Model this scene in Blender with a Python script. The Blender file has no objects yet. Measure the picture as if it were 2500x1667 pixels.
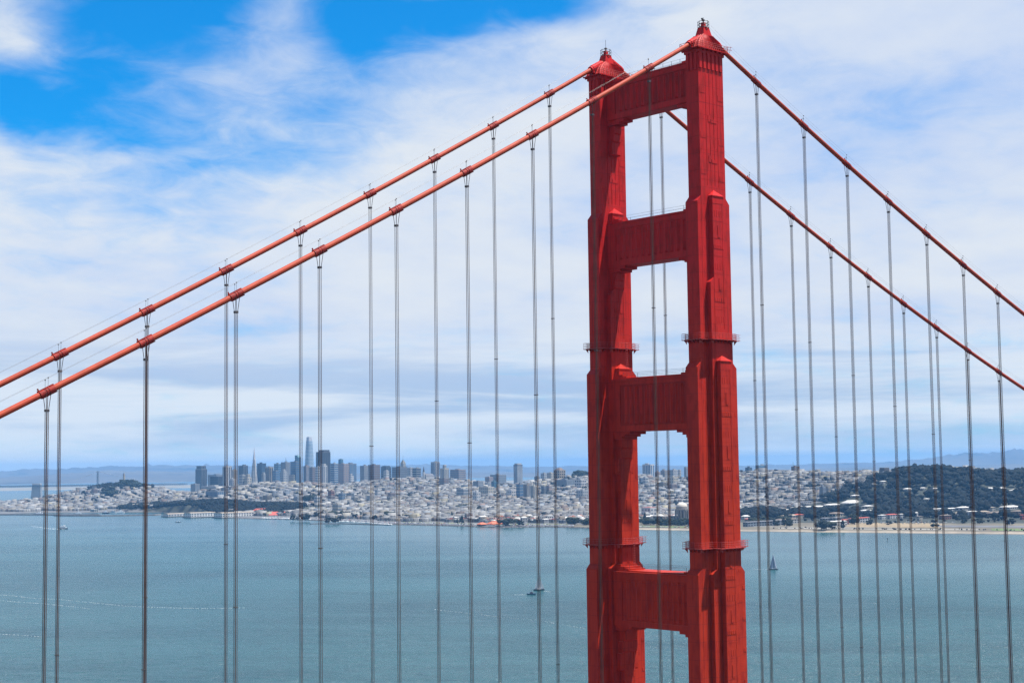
import bpy, math, random
import numpy as np
from mathutils import Vector, Matrix

random.seed(7)
rng = np.random.default_rng(7)
SC = bpy.context.scene
COL = SC.collection

# ---------------------------------------------------------------- camera
# +X runs along the bridge towards the city, +Y across it (away from the viewer), +Z up; metres, water at z = 0
CAM = Vector((-232.725, -199.489, 149.693))
YAW, PITCH, ROLL, FPX = 0.734403, 0.0804036, -0.0128715, 3769.355   # FPX: focal length for a 2500 px wide picture
fwd = Vector((math.sin(YAW) * math.cos(PITCH), math.cos(YAW) * math.cos(PITCH), math.sin(PITCH)))
r0 = Vector((math.cos(YAW), -math.sin(YAW), 0.0))
u0 = r0.cross(fwd)
rgt = r0 * math.cos(ROLL) + u0 * math.sin(ROLL)
upv = -r0 * math.sin(ROLL) + u0 * math.cos(ROLL)
cd = bpy.data.cameras.new("camera")
cam = bpy.data.objects.new("camera", cd)
COL.objects.link(cam)
M3 = Matrix((rgt, upv, -fwd)).transposed()
cam.matrix_world = Matrix.Translation(CAM) @ M3.to_4x4()
cd.sensor_fit = 'HORIZONTAL'
cd.sensor_width = 36.0
cd.lens = FPX / 2500 * 36.0
cd.clip_start = 1.0
cd.clip_end = 120000.0
SC.camera = cam


def ray(px, py):
    d = fwd * FPX + rgt * (px - 1250) - upv * (py - 833.5)
    return d / math.hypot(d.x, d.y)


def at(px, py, dist):
    """the point seen at a pixel of the 2500 px photograph, dist metres away over the ground"""
    return CAM + ray(px, py) * dist


def at_z(px, py, z=0.0):
    d = ray(px, py)
    return CAM + d * ((z - CAM.z) / d.z)


# ---------------------------------------------------------------- sun, sky, exposure
SUN_EL, SUN_AZ = math.radians(70.5), math.radians(140.0)     # azimuth from +Y clockwise towards +X
sdir = Vector((math.cos(SUN_EL) * math.sin(SUN_AZ), math.cos(SUN_EL) * math.cos(SUN_AZ), math.sin(SUN_EL)))
ld = bpy.data.lights.new("sun", 'SUN')
ld.energy = 5.0
ld.angle = math.radians(0.5)
ld.color = (1.0, 0.95, 0.88)
sun = bpy.data.objects.new("sun", ld)
sun.rotation_euler = sdir.to_track_quat('Z', 'Y').to_euler()
sun.location = (0, 0, 900)
COL.objects.link(sun)

SC.view_settings.view_transform = 'Standard'
SC.view_settings.look = 'None'
SC.view_settings.gamma = 1.0
SC.view_settings.use_curve_mapping = False
SC.view_settings.exposure = 1.05
SC.cycles.max_bounces = 6
SC.cycles.volume_bounces = 0
SC.cycles.use_denoising = True
SC.cycles.denoiser = 'OPENIMAGEDENOISE'
SC.cycles.denoising_input_passes = 'RGB_ALBEDO_NORMAL'
SC.cycles.denoising_prefilter = 'NONE'
SC.cycles.use_adaptive_sampling = False

W = bpy.data.worlds.new("World")
SC.world = W
W.use_nodes = True
NT = W.node_tree
NT.nodes.clear()


def N(nt, kind, **kw):
    n = nt.nodes.new(kind)
    for k, v in kw.items():
        setattr(n, k, v)
    return n


class G:
    """small helper for chains of math nodes"""

    def __init__(self, nt):
        self.nt = nt

    def inp(self, sock, v):
        if hasattr(v, 'is_output') or hasattr(v, 'links'):
            self.nt.links.new(v, sock)
        else:
            sock.default_value = v

    def m(self, op, a, b=None, c=None, clamp=False):
        n = N(self.nt, 'ShaderNodeMath', operation=op)
        n.use_clamp = clamp
        self.inp(n.inputs[0], a)
        if b is not None:
            self.inp(n.inputs[1], b)
        if c is not None:
            self.inp(n.inputs[2], c)
        return n.outputs[0]

    def v(self, op, a, b=None, scale=None):
        n = N(self.nt, 'ShaderNodeVectorMath', operation=op)
        self.inp(n.inputs[0], a)
        if b is not None:
            self.inp(n.inputs[1], b)
        if scale is not None:
            self.inp(n.inputs['Scale'], scale)
        return n.outputs['Value'] if op in ('DOT_PRODUCT', 'LENGTH') else n.outputs[0]

    def noise(self, vec, scale, detail=4, rough=0.5, dist=0.0):
        n = N(self.nt, 'ShaderNodeTexNoise')
        self.inp(n.inputs['Vector'], vec)
        n.inputs['Scale'].default_value = scale
        n.inputs['Detail'].default_value = detail
        n.inputs['Roughness'].default_value = rough
        n.inputs['Distortion'].default_value = dist
        return n.outputs[0]

    def smooth(self, x, a, b, lo=0.0, hi=1.0):
        n = N(self.nt, 'ShaderNodeMapRange', interpolation_type='SMOOTHSTEP')
        self.inp(n.inputs[0], x)
        n.inputs[1].default_value = a
        n.inputs[2].default_value = b
        n.inputs[3].default_value = lo
        n.inputs[4].default_value = hi
        return n.outputs[0]

    def mix(self, f, a, b, blend='MIX'):
        n = N(self.nt, 'ShaderNodeMix', data_type='RGBA', blend_type=blend)
        self.inp(n.inputs[0], f)
        self.inp(n.inputs[6], a if not isinstance(a, tuple) else (*a, 1.0))
        self.inp(n.inputs[7], b if not isinstance(b, tuple) else (*b, 1.0))
        return n.outputs[2]


def build_sky():
    g = G(NT)
    tc = N(NT, 'ShaderNodeTexCoord')
    n = g.v('NORMALIZE', tc.outputs['Generated'])
    sep = N(NT, 'ShaderNodeSeparateXYZ')
    NT.links.new(n, sep.inputs[0])
    z = sep.outputs[2]
    sky = N(NT, 'ShaderNodeTexSky', sky_type='NISHITA')
    sky.sun_disc = False
    sky.sun_elevation = SUN_EL
    sky.sun_rotation = SUN_AZ
    sky.air_density = 1.0
    sky.dust_density = 0.3
    sky.ozone_density = 3.0
    blue = g.mix(1.0, sky.outputs[0], (0.0030, 0.0500, 0.0830), 'MULTIPLY')     # sky strength with a deep blue grade
    # clouds lie on a sheet overhead, so they flatten towards the horizon
    zz = g.m('ADD', g.m('MAXIMUM', z, 0.0), 0.22)
    p = g.v('SCALE', n, scale=g.m('DIVIDE', 1.0, zz))
    c1 = g.noise(p, 1.5, 7, 0.52, 0.25)
    c2 = g.noise(g.v('ADD', p, (3.1, 1.7, 0.4)), 4.2, 6, 0.55)
    dens = g.m('ADD', 1.0, g.m('MULTIPLY', g.m('SUBTRACT', c1, 0.5), 1.7))
    dens = g.m('ADD', dens, g.m('MULTIPLY', g.m('SUBTRACT', c2, 0.5), 1.3))
    c3 = g.noise(g.v('ADD', p, (7.3, 2.2, 1.9)), 10.0, 6, 0.62, .6)
    dens = g.m('ADD', dens, g.m('MULTIPLY', g.m('SUBTRACT', c3, 0.5), 1.4))
    holes = None
    wob = g.noise(p, 2.6, 5, 0.55)
    wv = g.v('SCALE', g.v('SUBTRACT', N_color(g, p), (0.5, 0.5, 0.5)), scale=0.075)
    nw = g.v('ADD', n, wv)
    for (px, py, sx, sy, ang, amp) in SKY_HOLES:
        d0 = (fwd * FPX + rgt * (px - 1250) - upv * (py - 833.5)).normalized()
        e1 = rgt * math.cos(ang) + upv * math.sin(ang)
        e2 = -rgt * math.sin(ang) + upv * math.cos(ang)
        dv = g.v('SUBTRACT', nw, tuple(d0))
        a = g.m('DIVIDE', g.v('DOT_PRODUCT', dv, tuple(e1)), sx / FPX)
        b = g.m('DIVIDE', g.v('DOT_PRODUCT', dv, tuple(e2)), sy / FPX)
        c = g.m('DIVIDE', g.v('DOT_PRODUCT', dv, tuple(fwd)), 0.3)
        q = g.m('ADD', g.m('MULTIPLY', a, a), g.m('MULTIPLY', b, b))
        q = g.m('ADD', q, g.m('MULTIPLY', c, c))
        h = g.m('MULTIPLY', g.m('EXPONENT', g.m('MULTIPLY', q, -1.0)), amp)
        holes = h if holes is None else g.m('ADD', holes, h)
    dens = g.m('SUBTRACT', dens, holes)
    dens = g.m('SUBTRACT', dens, g.smooth(z, 0.27, 0.60, 0.0, 1.5))      # the cloud bank breaks up overhead, cleared above the view to cut ambient light
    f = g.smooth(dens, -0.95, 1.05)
    # cloud brightness: lit tops, grey-blue bases, long flat banks near the horizon
    st = N(NT, 'ShaderNodeCombineXYZ')
    NT.links.new(g.m('MULTIPLY', sep.outputs[0], 3.0), st.inputs[0])
    NT.links.new(g.m('MULTIPLY', sep.outputs[1], 3.0), st.inputs[1])
    NT.links.new(g.m('MULTIPLY', z, 34.0), st.inputs[2])
    band = g.noise(st.outputs[0], 1.25, 6, 0.58, 0.3)
    low = g.smooth(z, 0.03, 0.11, 1.0, 0.0)
    t = g.m('ADD', g.m('MULTIPLY', c1, 0.75), g.m('MULTIPLY', c2, 0.45))
    t = g.m('ADD', g.m('MULTIPLY', t, g.m('SUBTRACT', 1.0, low)), g.m('MULTIPLY', g.m('ADD', band, 0.06), low))
    t = g.smooth(t, 0.34, 0.78)
    cloud = g.mix(t, (0.250, 0.312, 0.440), (0.375, 0.400, 0.430))
    bandt = g.smooth(band, 0.38, 0.60)
    cloud = g.mix(g.m('MULTIPLY', low, 0.75), cloud, g.mix(bandt, (0.190, 0.265, 0.365), (0.375, 0.415, 0.450)))
    hz = g.smooth(z, -0.01, 0.034, 1.0, 0.0)
    cloud = g.mix(g.m('MULTIPLY', hz, 0.8), cloud, (0.36, 0.42, 0.46))
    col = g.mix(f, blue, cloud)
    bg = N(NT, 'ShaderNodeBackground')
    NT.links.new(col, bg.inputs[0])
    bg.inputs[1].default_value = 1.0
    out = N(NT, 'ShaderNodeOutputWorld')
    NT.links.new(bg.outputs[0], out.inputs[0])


def N_color(g, p):
    n = N(g.nt, 'ShaderNodeTexNoise')
    g.inp(n.inputs['Vector'], p)
    n.inputs['Scale'].default_value = 2.2
    n.inputs['Detail'].default_value = 5
    n.inputs['Roughness'].default_value = 0.6
    return n.outputs[1]


# gaps in the cloud: pixel of the photograph, radii, tilt, depth
SKY_HOLES = [
    (330, 10, 340, 115, 0.14, 1.25), (50, 205, 200, 85, 0.35, 1.1), (560, -30, 150, 60, 0.5, .6),
    (390, 250, 760, 260, 0.12, 1.32), (1040, 40, 270, 75, 0.05, 1.3), (1345, 15, 180, 55, 0.1, 1.3), (885, 100, 70, 80, 0, .7),
    (560, 430, 230, 60, 0.1, 0.40), (230, 310, 290, 50, -.1, 0.55), (2190, 230, 170, 100, 0.0, 0.42), (800, 300, 240, 80, .5, .25),
    (85, 115, 115, 48, -.6, -.62), (2330, 40, 320, 200, 0, -.3), (1500, 100, 160, 60, .4, .25),
    (1800, 0, 150, 70, 0, 0.25), (650, 150, 170, 90, .7, -0.75), (330, 400, 220, 40, .1, -.4), (0, 330, 70, 90, 0, -.6),
]
build_sky()

# ---------------------------------------------------------------- helpers for meshes and objects


class MB:
    """collects geometry and links it as one mesh object"""

    def __init__(self):
        self.v = []
        self.f = []

    def add(self, verts, faces):
        o = len(self.v)
        self.v.extend([tuple(p) for p in verts])
        self.f.extend([tuple(i + o for i in q) for q in faces])
        return self

    def box(self, x0, x1, y0, y1, z0, z1):
        return self.add([(x0, y0, z0), (x1, y0, z0), (x1, y1, z0), (x0, y1, z0), (x0, y0, z1), (x1, y0, z1), (x1, y1, z1), (x0, y1, z1)],
                        [(0, 3, 2, 1), (4, 5, 6, 7), (0, 1, 5, 4), (1, 2, 6, 5), (2, 3, 7, 6), (3, 0, 4, 7)])

    def prism(self, poly, axis, a, b):
        """poly in the two other axes (counter-clockwise seen from +axis), extruded from a to b"""
        n = len(poly)

        def P(u, w, t):
            return (t, u, w) if axis == 'x' else ((w, t, u) if axis == 'y' else (u, w, t))
        vs = [P(u, w, a) for u, w in poly] + [P(u, w, b) for u, w in poly]
        fs = [tuple(range(n - 1, -1, -1)), tuple(range(n, 2 * n))]
        fs += [(i, (i + 1) % n, n + (i + 1) % n, n + i) for i in range(n)]
        return self.add(vs, fs)

    def frustum(self, x0, x1, y0, y1, z0, X0, X1, Y0, Y1, z1):
        return self.add([(x0, y0, z0), (x1, y0, z0), (x1, y1, z0), (x0, y1, z0), (X0, Y0, z1), (X1, Y0, z1), (X1, Y1, z1), (X0, Y1, z1)],
                        [(0, 3, 2, 1), (4, 5, 6, 7), (0, 1, 5, 4), (1, 2, 6, 5), (2, 3, 7, 6), (3, 0, 4, 7)])

    def tube(self, pts, r, n=8, caps=True):
        pts = [Vector(p) for p in pts]
        rs = r if isinstance(r, (list, tuple)) else [r] * len(pts)
        rings = []
        for i, p in enumerate(pts):
            t = (pts[min(i + 1, len(pts) - 1)] - pts[max(i - 1, 0)])
            t = t.normalized() if t.length > 1e-9 else Vector((0, 0, 1))
            a = Vector((0, 1, 0)) if abs(t.y) < 0.9 else Vector((1, 0, 0))
            e1 = t.cross(a).normalized()
            e2 = t.cross(e1)
            rings.append([p + (e1 * math.cos(2 * math.pi * k / n) + e2 * math.sin(2 * math.pi * k / n)) * rs[i] for k in range(n)])
        vs = [q for rg in rings for q in rg]
        fs = []
        for i in range(len(pts) - 1):
            for k in range(n):
                a, b = i * n + k, i * n + (k + 1) % n
                fs.append((a, a + n, b + n, b))
        if caps:
            fs.append(tuple(range(n)))
            fs.append(tuple(range((len(pts) - 1) * n + n - 1, (len(pts) - 1) * n - 1, -1)))
        return self.add(vs, fs)

    def bar(self, a, b, r, n=6):
        return self.tube([a, b], r, n)

    def mesh(self, name):
        me = bpy.data.meshes.new(name)
        me.from_pydata(self.v, [], self.f)
        return me

    def build(self, name, mat, parent=None, smooth=False):
        me = self.mesh(name)
        return link(name, me, mat, parent, smooth)


def link(name, me, mat=None, parent=None, smooth=False):
    if mat is not None:
        me.materials.clear()
        me.materials.append(mat)
    if smooth:
        me.polygons.foreach_set('use_smooth', [True] * len(me.polygons))
    o = bpy.data.objects.new(name, me)
    COL.objects.link(o)
    if parent is not None:
        o.parent = parent
    return o


def thing(name, label, cat, loc=(0, 0, 0), rz=0.0, group=None):
    o = bpy.data.objects.new(name, None)
    COL.objects.link(o)
    o.location = loc
    o.rotation_euler = (0, 0, rz)
    o.empty_display_size = 1.0
    return tag(o, label, cat, group)


def tag(o, label, cat, group=None):
    o['label'] = label
    o['category'] = cat
    if group:
        o['group'] = group
    return o


def kind(o, k):
    o['kind'] = k
    return o


def fast_mesh(name, V, F4, cols=None):
    """mesh of quads from numpy arrays; cols: one RGB per quad, as paint colour"""
    me = bpy.data.meshes.new(name)
    nf = len(F4)
    me.vertices.add(len(V))
    me.vertices.foreach_set('co', np.asarray(V, np.float32).ravel())
    me.loops.add(nf * 4)
    me.loops.foreach_set('vertex_index', np.asarray(F4, np.int32).ravel())
    me.polygons.add(nf)
    me.polygons.foreach_set('loop_start', np.arange(nf, dtype=np.int32) * 4)
    me.update(calc_edges=True)
    if cols is not None:
        a = me.color_attributes.new('paint', 'FLOAT_COLOR', 'CORNER')
        c = np.ones((nf, 4, 4), np.float32)
        c[:, :, :3] = np.asarray(cols, np.float32)[:, None, :]
        a.data.foreach_set('color', c.ravel())
    return me


# ---------------------------------------------------------------- materials
MATS = {}


def mat(name, col, rough=0.6, var=0.12, scale=1.0, metal=0.0, bump=0.0, spec=0.5, stretch=(1, 1, 1), dark=None, dark_amt=0.0, dark_scale=0.3):
    if name in MATS:
        return MATS[name]
    m = bpy.data.materials.new(name)
    m.use_nodes = True
    nt = m.node_tree
    g = G(nt)
    b = nt.nodes['Principled BSDF']
    b.inputs['Roughness'].default_value = rough
    b.inputs['Metallic'].default_value = metal
    b.inputs['Specular IOR Level'].default_value = spec
    tc = N(nt, 'ShaderNodeTexCoord')
    geo = N(nt, 'ShaderNodeNewGeometry')
    vec = g.v('MULTIPLY', geo.outputs['Position'], stretch)
    n = g.noise(vec, scale, 5, 0.6)
    lo = tuple(c * (1 - var) for c in col)
    hi = tuple(min(1, c * (1 + var)) for c in col)
    c = g.mix(g.smooth(n, 0.3, 0.7), lo, hi)
    if dark is not None:
        d = g.noise(vec, dark_scale, 6, 0.65)
        c = g.mix(g.m('MULTIPLY', g.smooth(d, 0.52, 0.72), dark_amt), c, dark)
    nt.links.new(c, b.inputs['Base Color'])
    if bump:
        bp = N(nt, 'ShaderNodeBump')
        bp.inputs['Strength'].default_value = bump
        bp.inputs['Distance'].default_value = 0.05
        nt.links.new(n, bp.inputs['Height'])
        nt.links.new(bp.outputs[0], b.inputs['Normal'])
    MATS[name] = m
    return m


def painted(name, rough=0.75, var=0.1, scale=0.05):
    """takes its paint colour from the mesh's paint attribute"""
    m = bpy.data.materials.new(name)
    m.use_nodes = True
    nt = m.node_tree
    g = G(nt)
    b = nt.nodes['Principled BSDF']
    b.inputs['Roughness'].default_value = rough
    at_ = N(nt, 'ShaderNodeAttribute', attribute_name='paint')
    geo = N(nt, 'ShaderNodeNewGeometry')
    n = g.noise(geo.outputs['Position'], scale, 4, 0.6)
    f = g.m('ADD', 1.0 - var, g.m('MULTIPLY', n, 2 * var))
    c = g.v('SCALE', at_.outputs[0], scale=f)
    nt.links.new(c, b.inputs['Base Color'])
    return m




def bridge_paint(name, rough, worn):
    m = bpy.data.materials.new(name)
    m.use_nodes = True
    nt = m.node_tree
    g = G(nt)
    b = nt.nodes['Principled BSDF']
    b.inputs['Roughness'].default_value = rough
    b.inputs['Specular IOR Level'].default_value = .08
    geo = N(nt, 'ShaderNodeNewGeometry')
    pos = geo.outputs['Position']
    sep = N(nt, 'ShaderNodeSeparateXYZ')
    nt.links.new(pos, sep.inputs[0])
    # crimson high up, orange below, blended by height with uneven patches
    n0 = g.noise(pos, .07, 4, .6)
    height_tone = g.smooth(g.m('ADD', g.m('MULTIPLY', sep.outputs[2], .0115), g.m('MULTIPLY', n0, .55)), 1.9, 2.55)
    c = g.mix(height_tone, (.37, .027, .0115), (.42, .0155, .0160))
    patch = g.noise(g.v('MULTIPLY', pos, (.55, .55, .30)), 1.0, 5, .6)
    c = g.mix(g.m('MULTIPLY', g.smooth(patch, .48, .64), .5), c, (.21, .012, .010))
    c = g.mix(g.m('MULTIPLY', g.smooth(patch, .42, .28), .30), c, (.50, .044, .022))
    streak = g.noise(g.v('MULTIPLY', pos, (2.6, 2.6, .07)), 1.0, 4, .65)
    c = g.mix(g.m('MULTIPLY', g.smooth(streak, .48, .70), .6 + worn), c, (.17, .014, .012))
    # plate seams: every cell across, every 3.4 m upwards
    fz = g.m('FRACT', g.m('DIVIDE', sep.outputs[2], 3.4))
    fx = g.m('FRACT', g.m('DIVIDE', g.m('ADD', sep.outputs[0], .25), 1.067))
    seam = g.m('MAXIMUM', g.m('LESS_THAN', fz, .022), g.m('MULTIPLY', g.m('LESS_THAN', fx, .05), .6))
    c = g.mix(g.m('MULTIPLY', seam, .6), c, (.12, .012, .012))
    nt.links.new(c, b.inputs['Base Color'])
    bp = N(nt, 'ShaderNodeBump')
    bp.inputs['Strength'].default_value = .25
    bp.inputs['Distance'].default_value = .05
    nt.links.new(g.m('SUBTRACT', patch, g.m('MULTIPLY', seam, .5)), bp.inputs['Height'])
    nt.links.new(bp.outputs[0], b.inputs['Normal'])
    return m


ORANGE = bridge_paint("orange bridge paint", .5, 0.0)
ORANGE2 = bridge_paint("orange bridge paint, worn", .6, .25)
CABLE = mat("orange cable paint", (0.315, 0.043, 0.0175), 0.6, 0.15, 0.5, spec=0.2, dark=(0.20, 0.018, 0.014), dark_amt=0.6, dark_scale=0.5)
CLAMP = mat('dark red clamp paint', (0.23, 0.022, 0.015), 0.6, 0.3, 1.5, spec=.15, dark=(.09, .012, .010), dark_amt=.7, dark_scale=1.2)
ROPE = mat("dull red wire rope", (0.080, 0.046, 0.037), 0.7, 0.3, 0.4, spec=.1)
DARKSTEEL = mat("dark steel", (0.05, 0.04, 0.042), 0.5, 0.2, 2.0)
RAILM = mat("dark red steel rail", (0.30, 0.022, 0.016), 0.5, 0.2, 2.0)
# ================================================================ the bridge
Q = 1.067          # the tower is built of square cells this wide
OX = 0.28
YF = 27.43         # distance between the two legs
T1 = 'orange suspension bridge tower with four portal struts rising in front of the city'
tower = thing('bridge_tower', T1, 'bridge tower', (0, 0, 0))


def qx(k):
    return k * Q + OX


def outline(A, B, C_, D, e):
    """cross-shaped outline, grown by e, counter-clockwise"""
    A, B, C_, D = A * Q + e, B * Q + e, C_ * Q + e, D * Q + e
    return [(A, -B), (A, B), (C_, B), (C_, D), (-C_, D), (-C_, B), (-A, B), (-A, -B), (-C_, -B), (-C_, -D), (C_, -D), (C_, -B)]


def leg(yc, near):
    core = MB()
    core.box(qx(-3.5), qx(3.5), yc - 1.5 * Q, yc + 1.5 * Q, 2, 231.7)
    shaft = core.build('shaft', ORANGE, tower)
    # pilasters that step out towards both ends and both sides lower down
    for k, ze, zi, ins in ((4.5, 201.15, 202.35, .035), (5.5, 168.45, 169.5, .07), (6.5, 128.4, 129.5, .105)):
        for s in (-1, 1):
            p = MB()
            xo, xi, xb = OX + s * k * Q, OX + s * (k - 1) * Q, OX + s * (k - 1.2) * Q
            poly = [(xo, 2), (xo, ze), (xi, zi), (xb, zi), (xb, 2)]
            if s > 0:
                poly = poly[::-1]
            pts = [(z, x) for x, z in poly]       # axis y: (z, x)
            p.prism(pts, 'y', yc - 1.5 * Q + ins, yc + 1.5 * Q - ins)
            o = p.build('pilaster', ORANGE, shaft)
    for s in (-1, 1):
        for hw, jo, ze, za in ((1.5, 2.5, 202.4, 203.65), (1.5, 3.5, 169.65, 170.75)):
            yo, yi, yb = yc + s * jo * Q, yc + s * (jo - 1) * Q, yc + s * (jo - 1.2) * Q
            p = MB()
            p.box(qx(-hw), qx(hw), min(yo, yb), max(yo, yb), 2, ze)
            pil = p.build('pilaster', ORANGE, shaft)
            r = MB()
            e = 0.12
            x0, x1 = qx(-hw) - e, qx(hw) + e
            yq = yo + s * e
            yi2 = yi + s * .01
            r.add([(x0, yq, ze), (x1, yq, ze), (x1, yi2, ze), (x0, yi2, ze), (OX, yi2, za), (x0, yq, ze - .16), (x1, yq, ze - .16), (x1, yi2, ze - .16), (x0, yi2, ze - .16)],
                  [(0, 1, 4), (1, 2, 4), (3, 0, 4), (2, 3, 4), (0, 5, 6, 1), (1, 6, 7, 2), (3, 8, 5, 0), (8, 7, 6, 5)])
            o = r.build('pilaster_roof', ORANGE, shaft)
        for hw, jo, ze, zi, ins in ((2.5, 2.5, 185.15, 186.2, .05), (3.5, 2.5, 128.35, 129.4, .09)):
            yo, yb = yc + s * (jo * Q - ins), yc + s * (jo - 1.1) * Q
            p = MB()
            w1 = (hw - 1) * Q
            poly = [(2, OX - hw * Q), (ze, OX - hw * Q), (zi, OX - w1), (zi, OX + w1), (ze, OX + hw * Q), (2, OX + hw * Q)]
            p.prism(poly[::-1], 'y', min(yo, yb), max(yo, yb))
            o = p.build('pilaster', ORANGE, shaft)
    # splice plates, cell seams and hatches on the outer sides
    sp = MB()
    ends = (-1,) if near else (-1,)

    def plate(x0, x1, y, z0, z1, t=0.045):
        sp.box(x0, x1, y - t, y + 0.02, z0, z1)
    yW = yc - 1.5 * Q
    for k in (-1.6, -.55, .55, 1.6):
        plate(qx(k) - .04, qx(k) + .04, yW, 204.5, 227.0, .05)
    for z in (223.5, 214.5, 207.2):
        plate(qx(-3.3), qx(-1.8), yW, z - .55, z + .55)
        plate(qx(1.8), qx(3.3), yW, z - 1.6, z - .5)
    for z in (217.3, 209.2):
        plate(qx(-1.1), qx(-.4), yW, z, z + 1.3, .07)
        plate(qx(-.3), qx(1.3), yW, z - .1, z + .6, .07)
    for z in (221.0, 218.6, 211.6, 205.6):
        plate(qx(-3.4), qx(3.4), yW, z, z + .05, .02)
    for (jo, z0, z1, hw) in ((2.5, 176, 202, 1.5), (3.5, 90, 169, 1.5)):
        yw = yc - jo * Q
        z = z1 - 3.2
        i = 0
        while z > z0:
            if i % 3 == 2:
                for k in range(5):
                    plate(qx(-hw) + .1 + k * .62, qx(-hw) + .62 + k * .62, yw, z, z + .75, .06)
            elif i % 3 == 1:
                plate(qx(-.2), qx(-.05), yw, z - 1.2, z + 1.2, .1)
                plate(qx(-.05), qx(.4), yw, z - 1.2, z - .9, .1)
            else:
                for k in (-.95, -.35, .35, .95):
                    plate(qx(k) - .12, qx(k) + .12, yw, z - .6, z + .6, .04)
            plate(qx(-hw) + .03, qx(hw) - .03, yw, z + 2.0, z + 2.06, .025)
            z -= 3.5
            i += 1
        plate(qx(hw - .42), qx(hw - .36), yw, z0, z1 - 1, .05)
    for k, z0, z1 in ((3.5, 131, 201), (4.5, 91, 168), (5.5, 91, 128)):
        z = z1 - 3
        while z > z0:
            plate(qx(k) + .15, qx(k) + .95, yW + .12, z, z + .7, .08)
            z -= 6.1
    kind(sp.build('splice_plates', ORANGE2, shaft), 'stuff')
    # fluted band under the cap
    for i in range(6):
        x = qx(-3.5) + .22 + i * 1.22
        MB().box(x, x + .78, yW - .22, yW + .05, 227.9, 231.5).build('flute', ORANGE, shaft)
    for i in range(3):
        y = yW + .25 + i * 1.05
        MB().box(qx(-3.5) - .2, qx(-3.5) + .05, y, y + .55, 227.6, 231.5).build('flute', ORANGE, shaft)
        MB().box(qx(3.5) - .05, qx(3.5) + .2, y, y + .55, 227.6, 231.5).build('flute', ORANGE, shaft)
    MB().box(qx(-3.5) - .24, qx(3.5) + .24, yW - .25, yc + 1.5 * Q + .25, 231.0, 231.72).build('band_top', ORANGE, shaft)
    # ---- walkways round the leg
    for zf, o4, o4n in ((173.9, (4.5, 1.5, 2.5, 2.5), 0), (133.4, (5.5, 1.5, 2.5, 3.5), 1)):
        w = MB()
        pin, pout = outline(*o4, .02), outline(*o4, .95)
        n = len(pin)
        for zz0, zz1 in ((zf - .14, zf),):
            vs = [(x + OX, y + yc, zz0) for x, y in pin] + [(x + OX, y + yc, zz0) for x, y in pout] + [(x + OX, y + yc, zz1) for x, y in pin] + [(x + OX, y + yc, zz1) for x, y in pout]
            fs = []
            for i in range(n):
                j = (i + 1) % n
                fs += [(i, j, n + j, n + i), (2 * n + i, 3 * n + i, 3 * n + j, 2 * n + j), (n + i, n + j, 3 * n + j, 3 * n + i), (j, i, 2 * n + i, 2 * n + j)]
            w.add(vs, fs)
        wk = w.build('walkway', RAILM, shaft)
        rl = MB()
        pr = outline(*o4, .9)
        for i in range(n):
            a, b = Vector((*pr[i], 0)), Vector((*pr[(i + 1) % n], 0))
            L = (b - a).length
            for h in (.38, .75, 1.15):
                rl.bar(a + Vector((OX, yc, zf + h)), b + Vector((OX, yc, zf + h)), .032, 4)
            m_ = max(1, round(L / 1.05))
            for q in range(m_):
                pt = a.lerp(b, q / m_) + Vector((OX, yc, zf))
                rl.bar(pt, pt + Vector((0, 0, 1.17)), .035, 4)
                c = a.lerp(b, (q + .5) / m_)
                nrm = Vector(((b - a).y, -(b - a).x, 0)).normalized()
                c0 = c + Vector((OX, yc, zf - .15)) - nrm * .88
                br = MB()
                br.add([c0, c0 + nrm * .8, c0 + Vector((0, 0, -.75)), c0 + Vector((.09, .09, 0)), c0 + nrm * .8 + Vector((.09, .09, 0)), c0 + Vector((.09, .09, -.75))],
                       [(0, 1, 2), (5, 4, 3), (0, 3, 4, 1), (1, 4, 5, 2), (2, 5, 3, 0)])
                br.build('walkway_bracket', RAILM, shaft)
        # a few struts sticking out past the corners
        for s in (-1, 1):
            for h in (.05, .6, 1.15):
                x = OX + s * (o4[0] * Q + .9)
                rl.bar((x, yc - 1.5 * Q - .9, zf + h), (x + s * .45, yc - 1.5 * Q - .9, zf + h), .03, 4)
        rl.build('walkway_railing', RAILM, shaft)
        if not near:
            ld_ = MB()
            x = qx(.9)
            y = yc - (2.5 if zf > 150 else 3.5) * Q - 1.0
            for dx in (-.25, .25):
                ld_.bar((x + dx, y, zf - 5.6), (x + dx, y + .2, zf + 1.6), .04, 4)
            for q in range(14):
                ld_.bar((x - .25, y, zf - 5.4 + q * .5), (x + .25, y, zf - 5.4 + q * .5), .03, 4)
            ld_.build('ladder', RAILM, shaft)
    # ---- the cap
    cap = MB()
    cap.box(OX - 4.55, OX + 4.55, yc - 2.5, yc + 2.5, 231.74, 231.94)
    for i in range(7):
        x = OX - 3.9 + i * 1.3
        cap.box(x - .09, x + .09, yc - 2.45, yc + 2.45, 231.5, 231.735)
    cp = cap.build('cap_platform', ORANGE, tower)
    prof = [(4.0, 2.0, 231.95), (3.45, 1.75, 233.0), (2.5, 1.45, 234.2), (1.35, 1.15, 235.05)]
    rf = MB()
    for (a, b, z0), (A, B, z1) in zip(prof, prof[1:]):
        rf.frustum(OX - a, OX + a, yc - b, yc + b, z0, OX - A, OX + A, yc - B, yc + B, z1)
    rf.build('cap_roof', RAILM, cp)
    sl = MB()
    for s in (-1, 1):
        for i in range(13):
            t = -1 + 2 * i / 12
            pts = [(OX + t * a, yc + s * (b + .05), z) for a, b, z in prof]
            sl.tube(pts, .15, 4)
        for i in range(5):
            t = -1 + 2 * i / 4
            pts = [(OX + s * (a + .05), yc + t * b, z) for a, b, z in prof]
            sl.tube(pts, .15, 4)
    kind(sl.build('roof_slats', ORANGE, cp), 'stuff')
    rl = MB()
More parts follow.
